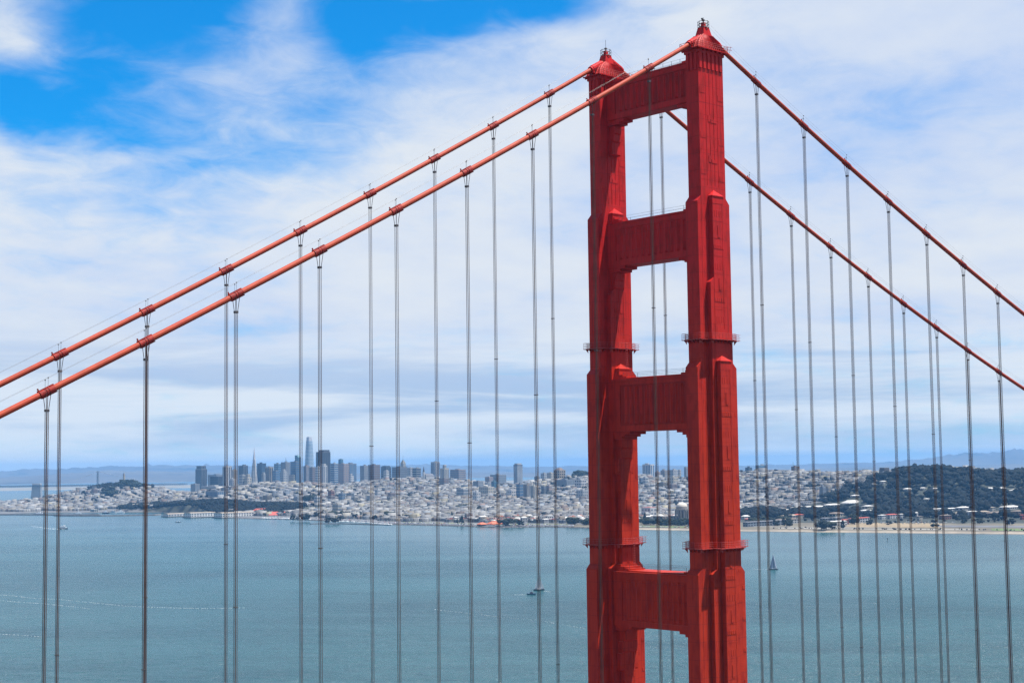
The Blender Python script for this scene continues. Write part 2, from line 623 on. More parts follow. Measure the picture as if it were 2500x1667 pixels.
    rect = [(-4.5, -2.45), (4.5, -2.45), (4.5, 2.45), (-4.5, 2.45)]
    for i in range(4):
        a, b = Vector((*rect[i], 0)), Vector((*rect[(i + 1) % 4], 0))
        m_ = 8 if i % 2 == 0 else 4
        for h in (.45, .85, 1.2):
            rl.bar(a + Vector((OX, yc, 231.94 + h)), b + Vector((OX, yc, 231.94 + h)), .045, 4)
        for q in range(m_):
            p = a.lerp(b, q / m_) + Vector((OX, yc, 231.94))
            rl.bar(p, p + Vector((0, 0, 1.22)), .05, 4)
    for h in (.7, 1.3):
        rl.bar((OX + 4.4, yc - 2.3, 231.94 + h), (OX + 5.6, yc - 2.6, 231.94 + h), .05, 4)
    rl.bar((OX + 5.0, yc - 2.45, 232.0), (OX + 5.3, yc - 2.5, 233.3), .05, 4)
    rl.build('cap_railing', RAILM, cp)
    pd = MB()
    pd.frustum(OX - 1.3, OX + 1.3, yc - 1.15, yc + 1.15, 234.95, OX - .8, OX + .8, yc - .8, yc + .8, 236.85)
    pd.box(OX - 1.5, OX + 1.5, yc - 1.35, yc + 1.35, 234.86, 235.06)
    pd.box(OX - .36, OX + .36, yc - .36, yc + .36, 236.84, 237.9)
    pd.build('beacon_pedestal', ORANGE, cp)
    cg = MB()
    rr = 1.12
    ring = [(OX + rr * math.cos(2 * math.pi * k / 8), yc + rr * math.sin(2 * math.pi * k / 8)) for k in range(8)]
    for k in range(8):
        a, b = ring[k], ring[(k + 1) % 8]
        for h in (236.85, 237.45, 238.05):
            cg.bar((*a, h), (*b, h), .055, 4)
        cg.bar((*a, 236.85), (*a, 238.1), .055, 4)
        cg.bar((*a, 236.85), (OX, yc, 236.7), .05, 4)
    cg.tube([(OX, yc, 237.8), (OX, yc, 238.2), (OX, yc, 238.25), (OX, yc, 238.5), (OX, yc, 238.65)], [.1, .1, .3, .34, .1], 8)
    if near:
        cg.tube([(OX - .3, yc, 238.2), (OX - .35, yc, 238.7), (OX - .1, yc, 238.8)], [.08, .22, .1], 6)
        cg.bar((OX + .1, yc, 238.2), (OX + .1, yc, 239.0), .04, 4)
    else:
        cg.bar((OX, yc, 238.2), (OX, yc, 240.3), .05, 4)
    cg.build('beacon_cage', DARKSTEEL, cp)
    # saddle housing where the cable enters
    for s in (-1, 1):
        sd = MB()
        zc = [cable_z(0 if near else 1, OX + s * d) for d in (1.5, 4.3)]
        sd.tube([(OX + s * 1.5, yc, zc[0] - .1), (OX + s * 4.3, yc, zc[1])], .8, 12)
        sd.tube([(OX + s * 4.25, yc, cable_z(0 if near else 1, OX + s * 4.25)), (OX + s * 4.75, yc, cable_z(0 if near else 1, OX + s * 4.75))], .72, 12)
        sd.box(OX + s * 4.45 - .25, OX + s * 4.45 + .25, yc - .75, yc + .75, zc[1] - .95, zc[1] - .5)
        sd.build('cable_saddle', ORANGE2, cp)
    return shaft


CP = {(0, -1): (2.672075e-4, .574482, 235.0889), (0, 1): (3.846e-4, -.464261, 236.0112),
      (1, -1): (2.9446e-4, .583859, 235.5957), (1, 1): (4.2498e-4, -.473082, 236.6652)}


def cable_z(L, x):
    a, b, c = CP[(L, -1 if x < OX else 1)]
    z = a * x * x + b * x + c
    top = 235.0
    return z if abs(x) > 6 else z  # straight up to the saddle


shaftN = leg(0.0, True)
shaftF = leg(YF, False)


def strut(zb, zt, w, yn, yf, soff, nslab, brk):
    """portal strut between the legs: fluted girder, stepped attic, stepped soffit and brackets"""
    s = MB()
    s.box(OX - w, OX + w, yn - .3, yf + .3, zb, zt)
    g_ = s.build('portal_strut', ORANGE, tower)
    H = zt - zb
    fr = MB()
    for sx in (-1, 1):
        xa, xb = sorted((OX + sx * w, OX + sx * (w + .16)))
        fr.box(xa, xb, yn + .01, yf - .01, zt - .95, zt - .02)
        fr.box(xa, xb, yn + .01, yf - .01, zb + .02, zb + 1.15)
        fr.box(xa, xb, yn + .01, yn + 1.6, zb + 1.15, zt - .95)
        fr.box(xa, xb, yf - 2.4, yf - .01, zb + 1.15, zt - .95)
    fr.build('strut_frame', ORANGE, g_)
    nr = 12
    y0, y1 = yn + 2.2, yf - 3.2
    for sx in (-1, 1):
        for i in range(nr):
            y = y0 + (y1 - y0) * (i + .5) / nr
            hw = (y1 - y0) / nr * .34
            x = OX + sx * w
            r = MB()
            z0, z1 = zb + 1.35, zt - 1.2
            x2 = x + sx * .34
            v = [(x - sx * .02, y - hw, z0), (x - sx * .02, y + hw, z0), (x2, y + .02, z0 + .4), (x - sx * .02, y - hw, z1), (x - sx * .02, y + hw, z1), (x2, y + .02, z1 - .4)]
            f = [(0, 1, 2), (3, 5, 4), (0, 2, 5, 3), (1, 4, 5, 2)]
            if sx > 0:
                f = [q[::-1] for q in f]
            r.add(v, f)
            r.build('rib', ORANGE, g_)
    # cornice and attic steps at the ends
    cn = MB()
    cn.box(OX - w - .3, OX + w + .3, yn + .02, yf - .02, zt, zt + .3)
    cn.build('cornice', ORANGE, g_)
    at_ = MB()
    at_.box(OX - w + .5, OX + w - .5, yn + 1.0, yf - 1.0, zt + .29, zt + .55)
    for d, h in ((3.6, .85), (2.5, 1.25), (1.4, 1.7)):
        ww = w - .55 - .06 * h
        at_.box(OX - ww, OX + ww, yn + .02, yn + d, zt + .28, zt + h)
        at_.box(OX - ww, OX + ww, yf - d, yf - .02, zt + .28, zt + h)
    at_.build('attic', ORANGE, g_)
    # stepped soffit slabs and brackets
    for e, (ys, d) in enumerate(((yn, 1), (yf, -1))):
        z = zb
        for i, (L, t) in enumerate(((4.6, .55), (3.2, .5), (2.3, .55))[:nslab]):
            ww = w - .12 - .1 * i
            a, b = sorted((ys, ys + d * L))
            MB().box(OX - ww, OX + ww, a, b, z - t, z + .01 * i + .004).build('soffit_step', ORANGE, g_)
            z -= t
        for i, (L, t, ww) in enumerate(((1.55, 1.75, w * .62), (1.3, 1.8, w * .72), (1.05, 2.7, w * .84))):
            t *= brk
            a, b = sorted((ys - d * .02, ys + d * L))
            m_ = MB()
            ya, yb = ys, ys + d * L
            yb2 = ys + d * (L - .28)
            poly = [(ya, z - t), (yb2, z - t), (yb, z - t + .25), (yb, z), (ya, z)]
            if d < 0:
                poly = poly[::-1]
            m_.prism(poly, 'x', OX - ww, OX + ww)
            m_.build('bracket', ORANGE, g_)
            z -= t
    return g_


S1 = strut(222.1, 230.0, 1.55, 1.5 * Q, YF - 1.5 * Q, 0, 2, 1.0)
S2 = strut(190.9, 199.75, 2.02, 1.5 * Q, YF - 1.5 * Q, 0, 2, 1.0)
S3 = strut(156.5, 167.0, 2.62, 2.5 * Q - .06, YF - 2.5 * Q + .06, 0, 3, 1.15)
S4 = strut(116.9, 127.6, 3.05, 2.5 * Q - .06, YF - 2.5 * Q + .06, 0, 2, 1.3)
strut(62, 76, 3.3, 2.5 * Q - .06, YF - 2.5 * Q + .06, 0, 2, 1.3)
for S_, zt, ya, yb, w in ((S1, 230.3, 3.2, YF - 3.2, 1.0), (S2, 200.3, 4.2, YF - 4.2, 1.2), (S3, 167.55, 5, YF - 5, 1.6), (S4, 128.15, 5, YF - 5, 1.9)):
    h = MB()
    for sx in (-1, 1):
        x = OX + sx * w
        for hh in (.55, 1.1):
            h.bar((x, ya, zt + hh), (x, yb, zt + hh), .02, 4)
        for y in (ya, ya + 1, yb - 1, yb) if S_ is not S1 else [ya + (yb - ya) * i / 9 for i in range(10)]:
            h.bar((x, y, zt - .05), (x, y, zt + 1.15), .05, 4)
    h.build('hand_rail', DARKSTEEL, S_)
# small shed on the top strut beside the near leg
b = MB()
b.prism([(1.5 * Q + .02, 230.25), (1.5 * Q + 3.0, 230.25), (1.5 * Q + 2.2, 231.3), (1.5 * Q + .02, 231.5)], 'x', OX - .9, OX + .9)
b.build('strut_shed', ORANGE2, S1)
b = MB()
for x in (-.6, .6):
    b.bar((OX + x, 1.5 * Q + 1.0, 231.3), (OX + x, 1.5 * Q + 1.0, 232.9), .05, 4)
    b.bar((OX + x, 1.5 * Q + 2.6, 230.8), (OX + x, 1.5 * Q + 1.0, 232.2), .05, 4)
b.bar((OX, 1.5 * Q + .1, 232.3), (OX, 1.5 * Q + 2.0, 232.2), .05, 4)
b.build('shed_frame', DARKSTEEL, S1)
pier = MB()
pier.tube([(OX, YF / 2 - 15, -2), (OX, YF / 2 - 15, 6)], 9, 20)
pier.box(-9, 9.5, -12, YF + 12, -2, 8)
pier.build('tower_pier', mat('pale concrete', (.38, .36, .33), .85, .15, .2), tower)

# ---------------------------------------------------------------- main cables
NAMES = ('nearer', 'farther')
KX = {}
for L in (0, 1):
    for k in range(-11, 13):
        if k == 0:
            continue
        if L == 0:
            KX[L, k] = 15.31 * k - 1.143 if k < 0 else 15.187 * k + 1.738
        else:
            KX[L, k] = 15.272 * k - 1.524 if k < 0 else 15.162 * k + 2.257
for (L, k), x in {(0, -9): -138.5, (0, -8): -123.54, (0, -7): -108.52, (0, -6): -93.25, (0, -5): -77.94, (0, -4): -62.59, (0, -3): -47.04, (0, -2): -31.76, (0, -1): -16.1,
                  (1, -8): -123.45, (1, -7): -108.32, (1, -6): -93.35, (1, -5): -78.18, (1, -4): -62.73, (1, -3): -47.29, (1, -2): -32.12, (1, -1): -16.56,
                  (0, 1): 16.62, (0, 2): 32.28, (0, 3): 47.37, (0, 4): 62.71, (0, 5): 77.71, (0, 6): 92.86, (0, 7): 107.87,
                  (1, 3): 47.55, (1, 4): 62.77, (1, 5): 78.16, (1, 6): 93.49, (1, 7): 108.66, (1, 8): 123.6, (1, 9): 138.44, (1, 10): 153.8}.items():
    KX[L, k] = x


def band_mesh(L, x, s):
    z = cable_z(L, x)
    y = L * YF
    t = Vector((1, 0, (cable_z(L, x + .5) - cable_z(L, x - .5)))).normalized()
    up = Vector((-t.z, 0, t.x))
    c = Vector((x, y, z))
    m_ = MB()
    m_.tube([c - t * 1.15, c + t * 1.15], .52, 16)
    for o in (-1.1, -.1, .32):
        m_.tube([c + t * (o - .09), c + t * (o + .09)], .575, 16)

    def blk(o0, o1, u0, u1, hy):
        vs = []
        for u in (u0, u1):
            for o, yy in ((o0, -hy), (o1, -hy), (o1, hy), (o0, hy)):
                vs.append(c + t * o + up * u + Vector((0, yy, 0)))
        m_.add(vs, [(0, 3, 2, 1), (4, 5, 6, 7), (0, 1, 5, 4), (1, 2, 6, 5), (2, 3, 7, 6), (3, 0, 4, 7)])
    blk(-1.3, 1.25, .48, .62, .16)
    blk(-1.05, 1.35, -.62, -.48, .16)
    blk(-1.2, -1.0, .6, .95, .06)
    return m_, c, t, up


SEEN = {0: (-9, 7), 1: (-8, 10)}
for L in (0, 1):
    y = L * YF
    mc = thing('main_cable', ('thick orange main cable in front, running over the taller leg of the tower',
                              'thick orange main cable behind, running over the farther leg of the tower')[L], 'bridge cable', (0, 0, 0), 0, 'main cables of the bridge')
    pts = [(x, y, cable_z(L, x)) for x in np.linspace(-230 if L == 0 else -215, -.5, 70)]
    MB().tube(pts, .46, 20).build('cable', CABLE, mc, True).data.polygons.foreach_get
    pts = [(x, y, cable_z(L, x)) for x in np.linspace(1.5, 330, 80)]
    MB().tube(pts, .46, 20).build('cable', CABLE, mc, True)
    sd = MB()
    pts = [(x, y, z + 0.0) for x, z in ((-.6, cable_z(L, -.6)), (.3, cable_z(L, -.3) + .05), (1.6, cable_z(L, 1.6)))]
    sd.tube(pts, .5, 12)
    sd.build('cable', CABLE, mc, True)
    for k in range(-11, 13):
        if k == 0:
            continue
        x = KX[L, k]
        m_, c, t, up = band_mesh(L, x, 1 if k > 0 else -1)
        bd = m_.build('cable_band', CLAMP, mc)
        for o in (-.5, .35):
            st = MB()
            p = c + t * o + Vector((0, -.35 if o < 0 else .35, .4))
            st.bar(p, p + Vector((0, 0, 1.35)), .022, 4)
            st.box(p.x - .07, p.x + .07, p.y - .07, p.y + .07, p.z + 1.3, p.z + 1.45)
            st.build('stanchion', DARKSTEEL, bd)
    for yy in (-.35, .35):
        for xs in (np.linspace(-230 if L == 0 else -215, -2.0, 50), np.linspace(2.2, 330, 60)):
            MB().tube([(x, y + yy, cable_z(L, x) + (1.85 if abs(x) > 12 else 1.85 + (12 - abs(x)) / 12 * .9)) for x in xs], .012, 4).build('hand_rope', DARKSTEEL, mc)

ORD = ['first', 'second', 'third', 'fourth', 'fifth', 'sixth', 'seventh', 'eighth', 'ninth', 'tenth', 'eleventh', 'twelfth']
DECK = 80.0
for L in (0, 1):
    for k in range(-11, 13):
        if k == 0:
            continue
        if not (SEEN[L][0] <= k <= SEEN[L][1]):
            continue
        x = KX[L, k]
        y = L * YF
        z = cable_z(L, x)
        lab = 'four thin suspender ropes under the %s cable, %s from the tower on its %s side' % (('front', 'back')[L], ORD[abs(k) - 1], 'left' if k < 0 else 'right')
        s = thing('suspender', lab, 'suspender ropes', (x, y, DECK), 0, 'vertical suspender ropes of the bridge')
        h = z - DECK
        for sx in (-1, 1):
            for sy in (-1, 1):
                a, bb = .15, .2
                tp = .52 if sx < 0 else .42
                MB().tube([(sx * a, sy * bb, 0), (sx * a, sy * bb, h - 2.6), (sx * .36, sy * .5, h - .15)], .047, 5).build('rope', ROPE, s)
        for zz, th in ((h - 2.6, .16), (h - 46.5, .07), (30.0, .07)):
            if zz < 2 or (zz == 30.0 and (k + L) % 3):
                continue
            t_ = MB()
            t_.box(-.26, .26, -.29, -.11, zz - th, zz + th)
            t_.box(-.26, .26, .11, .29, zz - th, zz + th)
            t_.box(-.06, .06, -.112, .112, zz - th * .8, zz + th * .8)
            t_.build('rope_tie', DARKSTEEL, s)

dk = MB()
dk.box(-230, 330, -1.2, YF + 1.2, 78.6, 79.6)
for y in (-.9, YF + .9):
    dk.box(-230, 330, y - .35, y + .35, 71.2, 71.9)
    x = -230
    while x < 329:
        dk.box(x - .2, x + .2, y - .25, y + .25, 71.9, 78.6)
        dk.bar((x, y, 71.9), (x + 7.6, y, 78.6), .3, 4)
        x += 15.2
kind(dk.build('bridge_deck', ORANGE2), 'structure')
# ================================================================ water, land, far hills
def water_mat():
    m = bpy.data.materials.new('bay water')
    m.use_nodes = True
    nt = m.node_tree
    g = G(nt)
    b = nt.nodes['Principled BSDF']
    geo = N(nt, 'ShaderNodeNewGeometry')
    pos = geo.outputs['Position']
    rot = N(nt, 'ShaderNodeVectorRotate', rotation_type='Z_AXIS')
    nt.links.new(pos, rot.inputs['Vector'])
    rot.inputs['Angle'].default_value = YAW + .12
    pr = rot.outputs[0]
    big = g.noise(g.v('MULTIPLY', pr, (.0011, .0042, 0)), 1.0, 4, 0.55, .4)
    mid = g.noise(g.v('MULTIPLY', pr, (.010, .030, 0)), 1.0, 4, 0.6, .6)
    fine = g.noise(g.v('MULTIPLY', pr, (.085, .085, 0)), 1.0, 3, 0.6, .4)
    col = g.mix(g.smooth(big, .32, .68), (.003, .038, .041), (.013, .068, .072))
    col = g.mix(g.m('MULTIPLY', g.smooth(mid, .45, .70), .6), col, (.022, .076, .083))
    col = g.mix(g.m('MULTIPLY', g.smooth(fine, .48, .66), .42), col, (.004, .026, .032))
    nt.links.new(col, b.inputs['Base Color'])
    b.inputs['Roughness'].default_value = 0.2
    b.inputs['IOR'].default_value = 1.33
    b.inputs['Specular IOR Level'].default_value = .42
    h1 = g.noise(g.v('MULTIPLY', pr, (.055, .075, 0)), 1.0, 5, 0.62, .5)
    h2 = g.noise(g.v('MULTIPLY', pr, (.30, .4, 0)), 1.0, 4, 0.6, .3)
    h = g.m('ADD', g.m('MULTIPLY', h1, 2.4), g.m('MULTIPLY', h2, .8))
    bp = N(nt, 'ShaderNodeBump')
    sepw = N(nt, 'ShaderNodeSeparateXYZ')
    nt.links.new(pos, sepw.inputs[0])
    shelter = g.m('ADD', sepw.outputs[0], g.m('MULTIPLY', big, 900.0))      # the water lies calmer towards the city shore
    nt.links.new(g.smooth(shelter, 1000, 2500, 1.0, .08), bp.inputs['Strength'])
    bp.inputs['Distance'].default_value = 2.4
    nt.links.new(h, bp.inputs['Height'])
    nt.links.new(bp.outputs[0], b.inputs['Normal'])
    return m


HX0, HX1, HY0, HY1 = -900.0, 36000.0, -900.0, 36000.0
kind(MB().add([(HX0 + 20, HY0 + 20, 0), (HX1 - 20, HY0 + 20, 0), (HX1 - 20, HY1 - 20, 0), (HX0 + 20, HY1 - 20, 0)], [(0, 1, 2, 3)]).build('water', water_mat()), 'structure')

# hills of the city: (x, y, height, spread along x, spread along y)
HILLS = [(3150,6197,84,215,230),(3290,5110,82,340,330),(4179,5380,88,380,420),(4230,4184,98,330,400),(4150,3311,109,330,480),(4190,2600,112,330,420),(3740,2400,108,200,260),(4000,1950,96,350,430),(4300,1200,85,500,500),
         (2640,4560,31,105,190),(2730,4260,18,120,220),(3700,4650,42,500,500),(5300,1400,98,600,900),(5600,2900,70,700,700)]


def terr(X, Y):
    X = np.asarray(X, float)
    Y = np.asarray(Y, float)
    s = np.zeros(np.broadcast(X, Y).shape)
    for hx, hy, h, a, b in HILLS:
        g_ = h * np.exp(-((X - hx) / a) ** 2 * .5 - ((Y - hy) / b) ** 2 * .5)
        s = s + g_ ** 3
    return 3.6 + s ** (1 / 3)


COAST = [(-500, 1178), (0, 1181), (90, 1177.5), (180, 1178), (250, 1176.5), (350, 1176.5), (400, 1178.5), (450, 1180), (551, 1190.5), (613, 1191.5), (703, 1194), (763, 1196.5), (833, 1199.5), (870, 1203), (900, 1204.5),
         (1000, 1206.5), (1100, 1210), (1150, 1211.5), (1200, 1210.5), (1260, 1210), (1330, 1212), (1400, 1214), (1480, 1216.5), (1600, 1218.5), (1740, 1220.5), (2000, 1223.5), (2352, 1227), (2900, 1231)]
cst = [at_z(px * 2500 / 2352, py * 2500 / 2352) for px, py in COAST]
c_ang = np.array([math.atan2(p.x - CAM.x, p.y - CAM.y) for p in cst])
c_dst = np.array([math.hypot(p.x - CAM.x, p.y - CAM.y) for p in cst])
bang = [at(px * 2500 / 2352, 1160 * 2500 / 2352, 1000.0) - CAM for px in (-500, 0, 120, 195, 240, 270, 300, 2900)]
b_ang = np.array([math.atan2(p.x, p.y) for p in bang])
b_dst = np.array([7900, 7850, 7700, 7350, 7300, 7900, 11500, 11500])


def coast(a):
    return np.interp(a, c_ang, c_dst)


def back(a):
    return np.interp(a, b_ang, b_dst)


def polar(p):
    return math.atan2(p[0] - CAM.x, p[1] - CAM.y), math.hypot(p[0] - CAM.x, p[1] - CAM.y)


na, nd = 500, 64
A = np.linspace(YAW - .52, YAW + .64, na)
tt = np.linspace(0, 1, nd) ** 1.6
D0, D1 = coast(A), back(A)
DD = D0[:, None] + (D1 - D0)[:, None] * tt[None, :]
XX = CAM.x + np.sin(A)[:, None] * DD
YY = CAM.y + np.cos(A)[:, None] * DD
ZZ = terr(XX, YY)
jit = rng.normal(0, 1.5, na)
fade = np.minimum(1, (DD - D0[:, None]) / 40)
ZZ = ZZ * fade + .3 * (1 - fade) - np.where(DD >= D1[:, None] - 1, 4, 0)
V = np.stack([XX, YY, ZZ], -1).reshape(-1, 3)
V0 = V[::nd].copy()
idx = np.arange(na * nd).reshape(na, nd)
F = np.stack([idx[:-1, :-1], idx[1:, :-1], idx[1:, 1:], idx[:-1, 1:]], -1).reshape(-1, 4)


def land_mat():
    m = bpy.data.materials.new('city ground')
    m.use_nodes = True
    nt = m.node_tree
    g = G(nt)
    b = nt.nodes['Principled BSDF']
    b.inputs['Roughness'].default_value = .9
    geo = N(nt, 'ShaderNodeNewGeometry')
    at_ = N(nt, 'ShaderNodeAttribute', attribute_name='paint')
    n = g.noise(geo.outputs['Position'], .012, 6, .65)
    n2 = g.noise(geo.outputs['Position'], .05, 4, .6)
    c = g.v('SCALE', at_.outputs[0], scale=g.smooth(n, .3, .7, .72, 1.25))
    c = g.mix(g.m('MULTIPLY', g.smooth(n2, .55, .7), .5), c, (.05, .06, .035))
    nt.links.new(c, b.inputs['Base Color'])
    return m


LYON = 2560.0


def park_edge(x):
    return LYON - .35 * np.clip(np.asarray(x) - 3400, 0, 2000)


#     # where the streets end and the wooded park begins
cx = V[F].mean(1)
ca = np.arctan2(cx[:, 0] - CAM.x, cx[:, 1] - CAM.y)
cdist = np.hypot(cx[:, 0] - CAM.x, cx[:, 1] - CAM.y)
off = cdist - coast(ca)
col = np.tile(np.array([.10, .098, .096]), (len(F), 1))
park = (cx[:, 1] < park_edge(cx[:, 0])) & (cx[:, 0] < 4500)
col[park] = (.020, .024, .015)
crissy = park & (off < 420)
col[crissy] = (.10, .085, .055)
mound = ((cx[:, 0] - 2670) / 260) ** 2 + ((cx[:, 1] - 4450) / 480) ** 2 < 1
col[mound] = (.030, .032, .018)
beach = (cx[:, 1] < 2330) & (off < 46)
col[beach] = (.21, .175, .13)
col[(~beach) & (off < 14)] = (.06, .058, .055)
me = fast_mesh('land', V, F, col)
kind(link('ground', me, land_mat(), None, True), 'structure')


def strip_band(name, px0, px1, d0, d1, z, material, n=120, back_wob=0.0):
    """a sheet that follows the shore, d0 to d1 metres inland, laid on the ground"""
    a0, _ = polar(at(px0, 1270, 1000))
    a1, _ = polar(at(px1, 1270, 1000))
    m_ = MB()
    vs = []
    for i in range(n + 1):
        a = a0 + (a1 - a0) * i / n
        w = 1.0 + back_wob * math.sin(i * 1.3) * math.sin(i * .37)
        for d in (d0, d1 * w):
            r = float(coast(a)) + d
            x, y = CAM.x + math.sin(a) * r, CAM.y + math.cos(a) * r
            vs.append((x, y, float(terr(x, y)) * min(1, d / 40) + .3 * (1 - min(1, d / 40)) + z))
    m_.add(vs, [(2 * i, 2 * i + 2, 2 * i + 3, 2 * i + 1) for i in range(n)])
    return kind(m_.build(name, material), 'structure')


PALE = mat('pale path gravel', (.36, .35, .32), .9, .15, .05)
LAWN = mat('mown lawn', (.085, .13, .035), .95, .25, .03)
DRY = mat('dry grass field', (.20, .15, .085), .95, .25, .02, dark=(.09, .085, .05), dark_amt=.6, dark_scale=.015)
ASPH = mat('asphalt', (.10, .10, .105), .9, .2, .02)
strip_band('path', 1900, 2390, 92, 112, .45, PALE)
strip_band('field', 2065, 2300, 190, 410, .5, DRY, back_wob=.15)
strip_band('path', 1840, 2200, 165, 178, .55, PALE)
strip_band('lawn', 2420, 2640, 70, 150, .6, LAWN, back_wob=.3)
strip_band('lawn', 1560, 1690, 70, 125, .6, LAWN, back_wob=.2)
strip_band('lawn', 980, 1400, 60, 105, .5, mat('worn lawn', (.10, .115, .05), .95, .3, .03), back_wob=.3)
strip_band('airfield', 2290, 2640, 215, 300, .7, ASPH)
strip_band('parking_lot', 760, 1400, 22, 58, .5, ASPH)

# dark rubble along the shore in front of the marina
sw = MB()
a0, _ = polar(at(586, 1270, 1000))
a1, _ = polar(at(1545, 1270, 1000))
for i in range(420):
    a = a0 + (a1 - a0) * (i + rng.random() * .6) / 420
    r = float(coast(a)) - 2 + rng.random() * 5
    x, y = CAM.x + math.sin(a) * r, CAM.y + math.cos(a) * r
    s = 2.5 + 3 * rng.random()
    sw.frustum(x - s, x + s, y - s, y + s, -.8, x - s * .5, x + s * .6, y - s * .6, y + s * .5, .9 + 1.7 * rng.random())
ROCK = mat('dark wet rock', (.055, .052, .05), .8, .35, .1)
kind(sw.build('shore_rocks', ROCK), 'stuff')

# ---------------------------------------------------------------- hills across the bay


def ridge(name, dist, prof, depth, material, zs=1.0, seed=1, rough=6):
    r_ = np.random.default_rng(seed)
    n = 260
    a0, a1 = YAW - .42, YAW + .42
    pa = np.array([polar(at(px * 2500 / 2352, 1100, 1000))[0] for px, z in prof])
    pz = np.array([z for px, z in prof], float)
    ang = np.linspace(a0, a1, n)
    base = np.interp(ang, pa, pz)
    for o, am in ((9, .22), (23, .14), (51, .08), (110, .05)):
        base = base * (1 + am * np.interp(np.linspace(0, o, n), np.arange(o + 2), r_.normal(0, .7, o + 2)))
    rows = 14
    vs = []
    for j in range(rows):
        t = j / (rows - 1)
        prof_t = math.sin(t * math.pi / 2) ** 1.1
        for i in range(n):
            d = dist + depth * t + r_.normal(0, depth * .015)
            z = max(-1, base[i] * prof_t * (1 + (r_.normal(0, .07) if 0 < j < rows - 1 else 0)))
            vs.append((CAM.x + math.sin(ang[i]) * d, CAM.y + math.cos(ang[i]) * d, z if j else -.6))
    idx = np.arange(rows * n).reshape(rows, n)
    F_ = np.stack([idx[:-1, :-1], idx[:-1, 1:], idx[1:, 1:], idx[1:, :-1]], -1).reshape(-1, 4)
    o = link(name, fast_mesh(name, np.array(vs), F_), material, None, True)
    return kind(o, 'structure')


HILLM = mat('dry far hillside', (.075, .068, .055), .95, .25, .0006, dark=(.008, .018, .022), dark_amt=1.0, dark_scale=.0011)
ridge('hills', 20500, [(-400, 110), (0, 135), (60, 145), (110, 160), (180, 155), (260, 140), (330, 130), (450, 115), (800, 75), (1200, 50), (1500, 50), (2000, 60), (2352, 90), (2700, 100)], 4500, HILLM, seed=3)
ridge('hills', 28000, [(-400, 200), (0, 220), (160, 285), (300, 290), (450, 260), (700, 200), (1000, 140), (1300, 120), (1800, 120), (2050, 170), (2200, 285), (2352, 310), (2700, 300)], 4500, HILLM, seed=5)
fl = ridge('far_shore', 13300, [(-400, 6), (0, 7), (200, 7), (700, 7), (1200, 6), (2700, 6)], 2500, mat('far shore flats', (.16, .15, .12), .95, .3, .002, dark=(.06, .07, .05), dark_amt=.8, dark_scale=.003), seed=8)

# ---------------------------------------------------------------- haze
hz = MB().box(HX0, HX1, HY0, HY1, -2.0, 346.0)
hm = bpy.data.materials.new('bay haze')
hm.use_nodes = True
hm.node_tree.nodes.clear()
pv = N(hm.node_tree, 'ShaderNodeVolumePrincipled')
pv.inputs['Color'].default_value = (.19, .47, .88, 1)
pv.inputs['Density'].default_value = 3.3e-5
pv.inputs['Anisotropy'].default_value = 0.0
ho = N(hm.node_tree, 'ShaderNodeOutputMaterial')
hm.node_tree.links.new(pv.outputs[0], ho.inputs['Volume'])
HZ = kind(hz.build('haze', hm), 'stuff')
# ================================================================ the city
ZM = {'A': (0, 1040, 4.704), 'B': (450, 1040, 4.704), 'C': (900, 1040, 4.276), 'D': (1540, 1080, 5.113), 'E': (1950, 1080, 4.276)}


def zp(zk, x, y):
    a, b, s = ZM[zk]
    return a + x / s, b + y / s


def PT(n):
    return painted(n)


WALLC = {'white': (0.49, 0.483, 0.469), 'pale': (0.374, 0.374, 0.367), 'grey': (0.231, 0.238, 0.245), 'slate': (0.116, 0.126, 0.139), 'dark': (0.058, 0.054, 0.054), 'navy': (0.037, 0.058, 0.085), 'tan': (0.299, 0.252, 0.19), 'cream': (0.422, 0.381, 0.306), 'pink': (0.306, 0.238, 0.211), 'brown': (0.163, 0.112, 0.085), 'brick': (0.184, 0.075, 0.048), 'glass': (0.136, 0.224, 0.286), 'teal': (0.054, 0.15, 0.184), 'steel': (0.163, 0.19, 0.224), 'red': (0.286, 0.048, 0.031), 'orange': (0.394, 0.088, 0.041), 'stone': (0.245, 0.211, 0.177)}
WALLC = {k: tuple(c * .86 for c in v) for k, v in WALLC.items()}
WM = {}
for k, v in WALLC.items():
    WM[k] = mat('wall ' + k, v, .55 if k in ('glass', 'teal', 'navy') else .8, .10, .02, spec=.5)
WIN = {'dark': mat('dark window glass', (.03, .037, .045), .25, .2, .05), 'blue': mat('blue window glass', (.06, .12, .20), .2, .2, .05), 'mid': mat('grey window glass', (.13, .15, .17), .3, .2, .05), 'lite': mat('pale window band', (.42, .50, .55), .3, .15, .05)}
ROOFM = {'grey': mat('grey flat roof', (0.189, 0.189, 0.185), .9, .2, .03), 'tan': mat('tan roof', (0.252, 0.203, 0.147), .9, .15, .03), 'red': mat('red tile roof', (0.329, 0.059, 0.035), .85, .15, .05), 'slate': mat('slate roof', (0.091, 0.091, 0.098), .9, .15, .03),
         'pale': mat('pale roof', (0.420, 0.406, 0.378), .9, .1, .03), 'orange': mat('orange tile roof', (0.434, 0.112, 0.049), .85, .12, .05), 'brown': mat('brown roof', (0.119, 0.091, 0.070), .9, .15, .03)}
GRID = 0.06


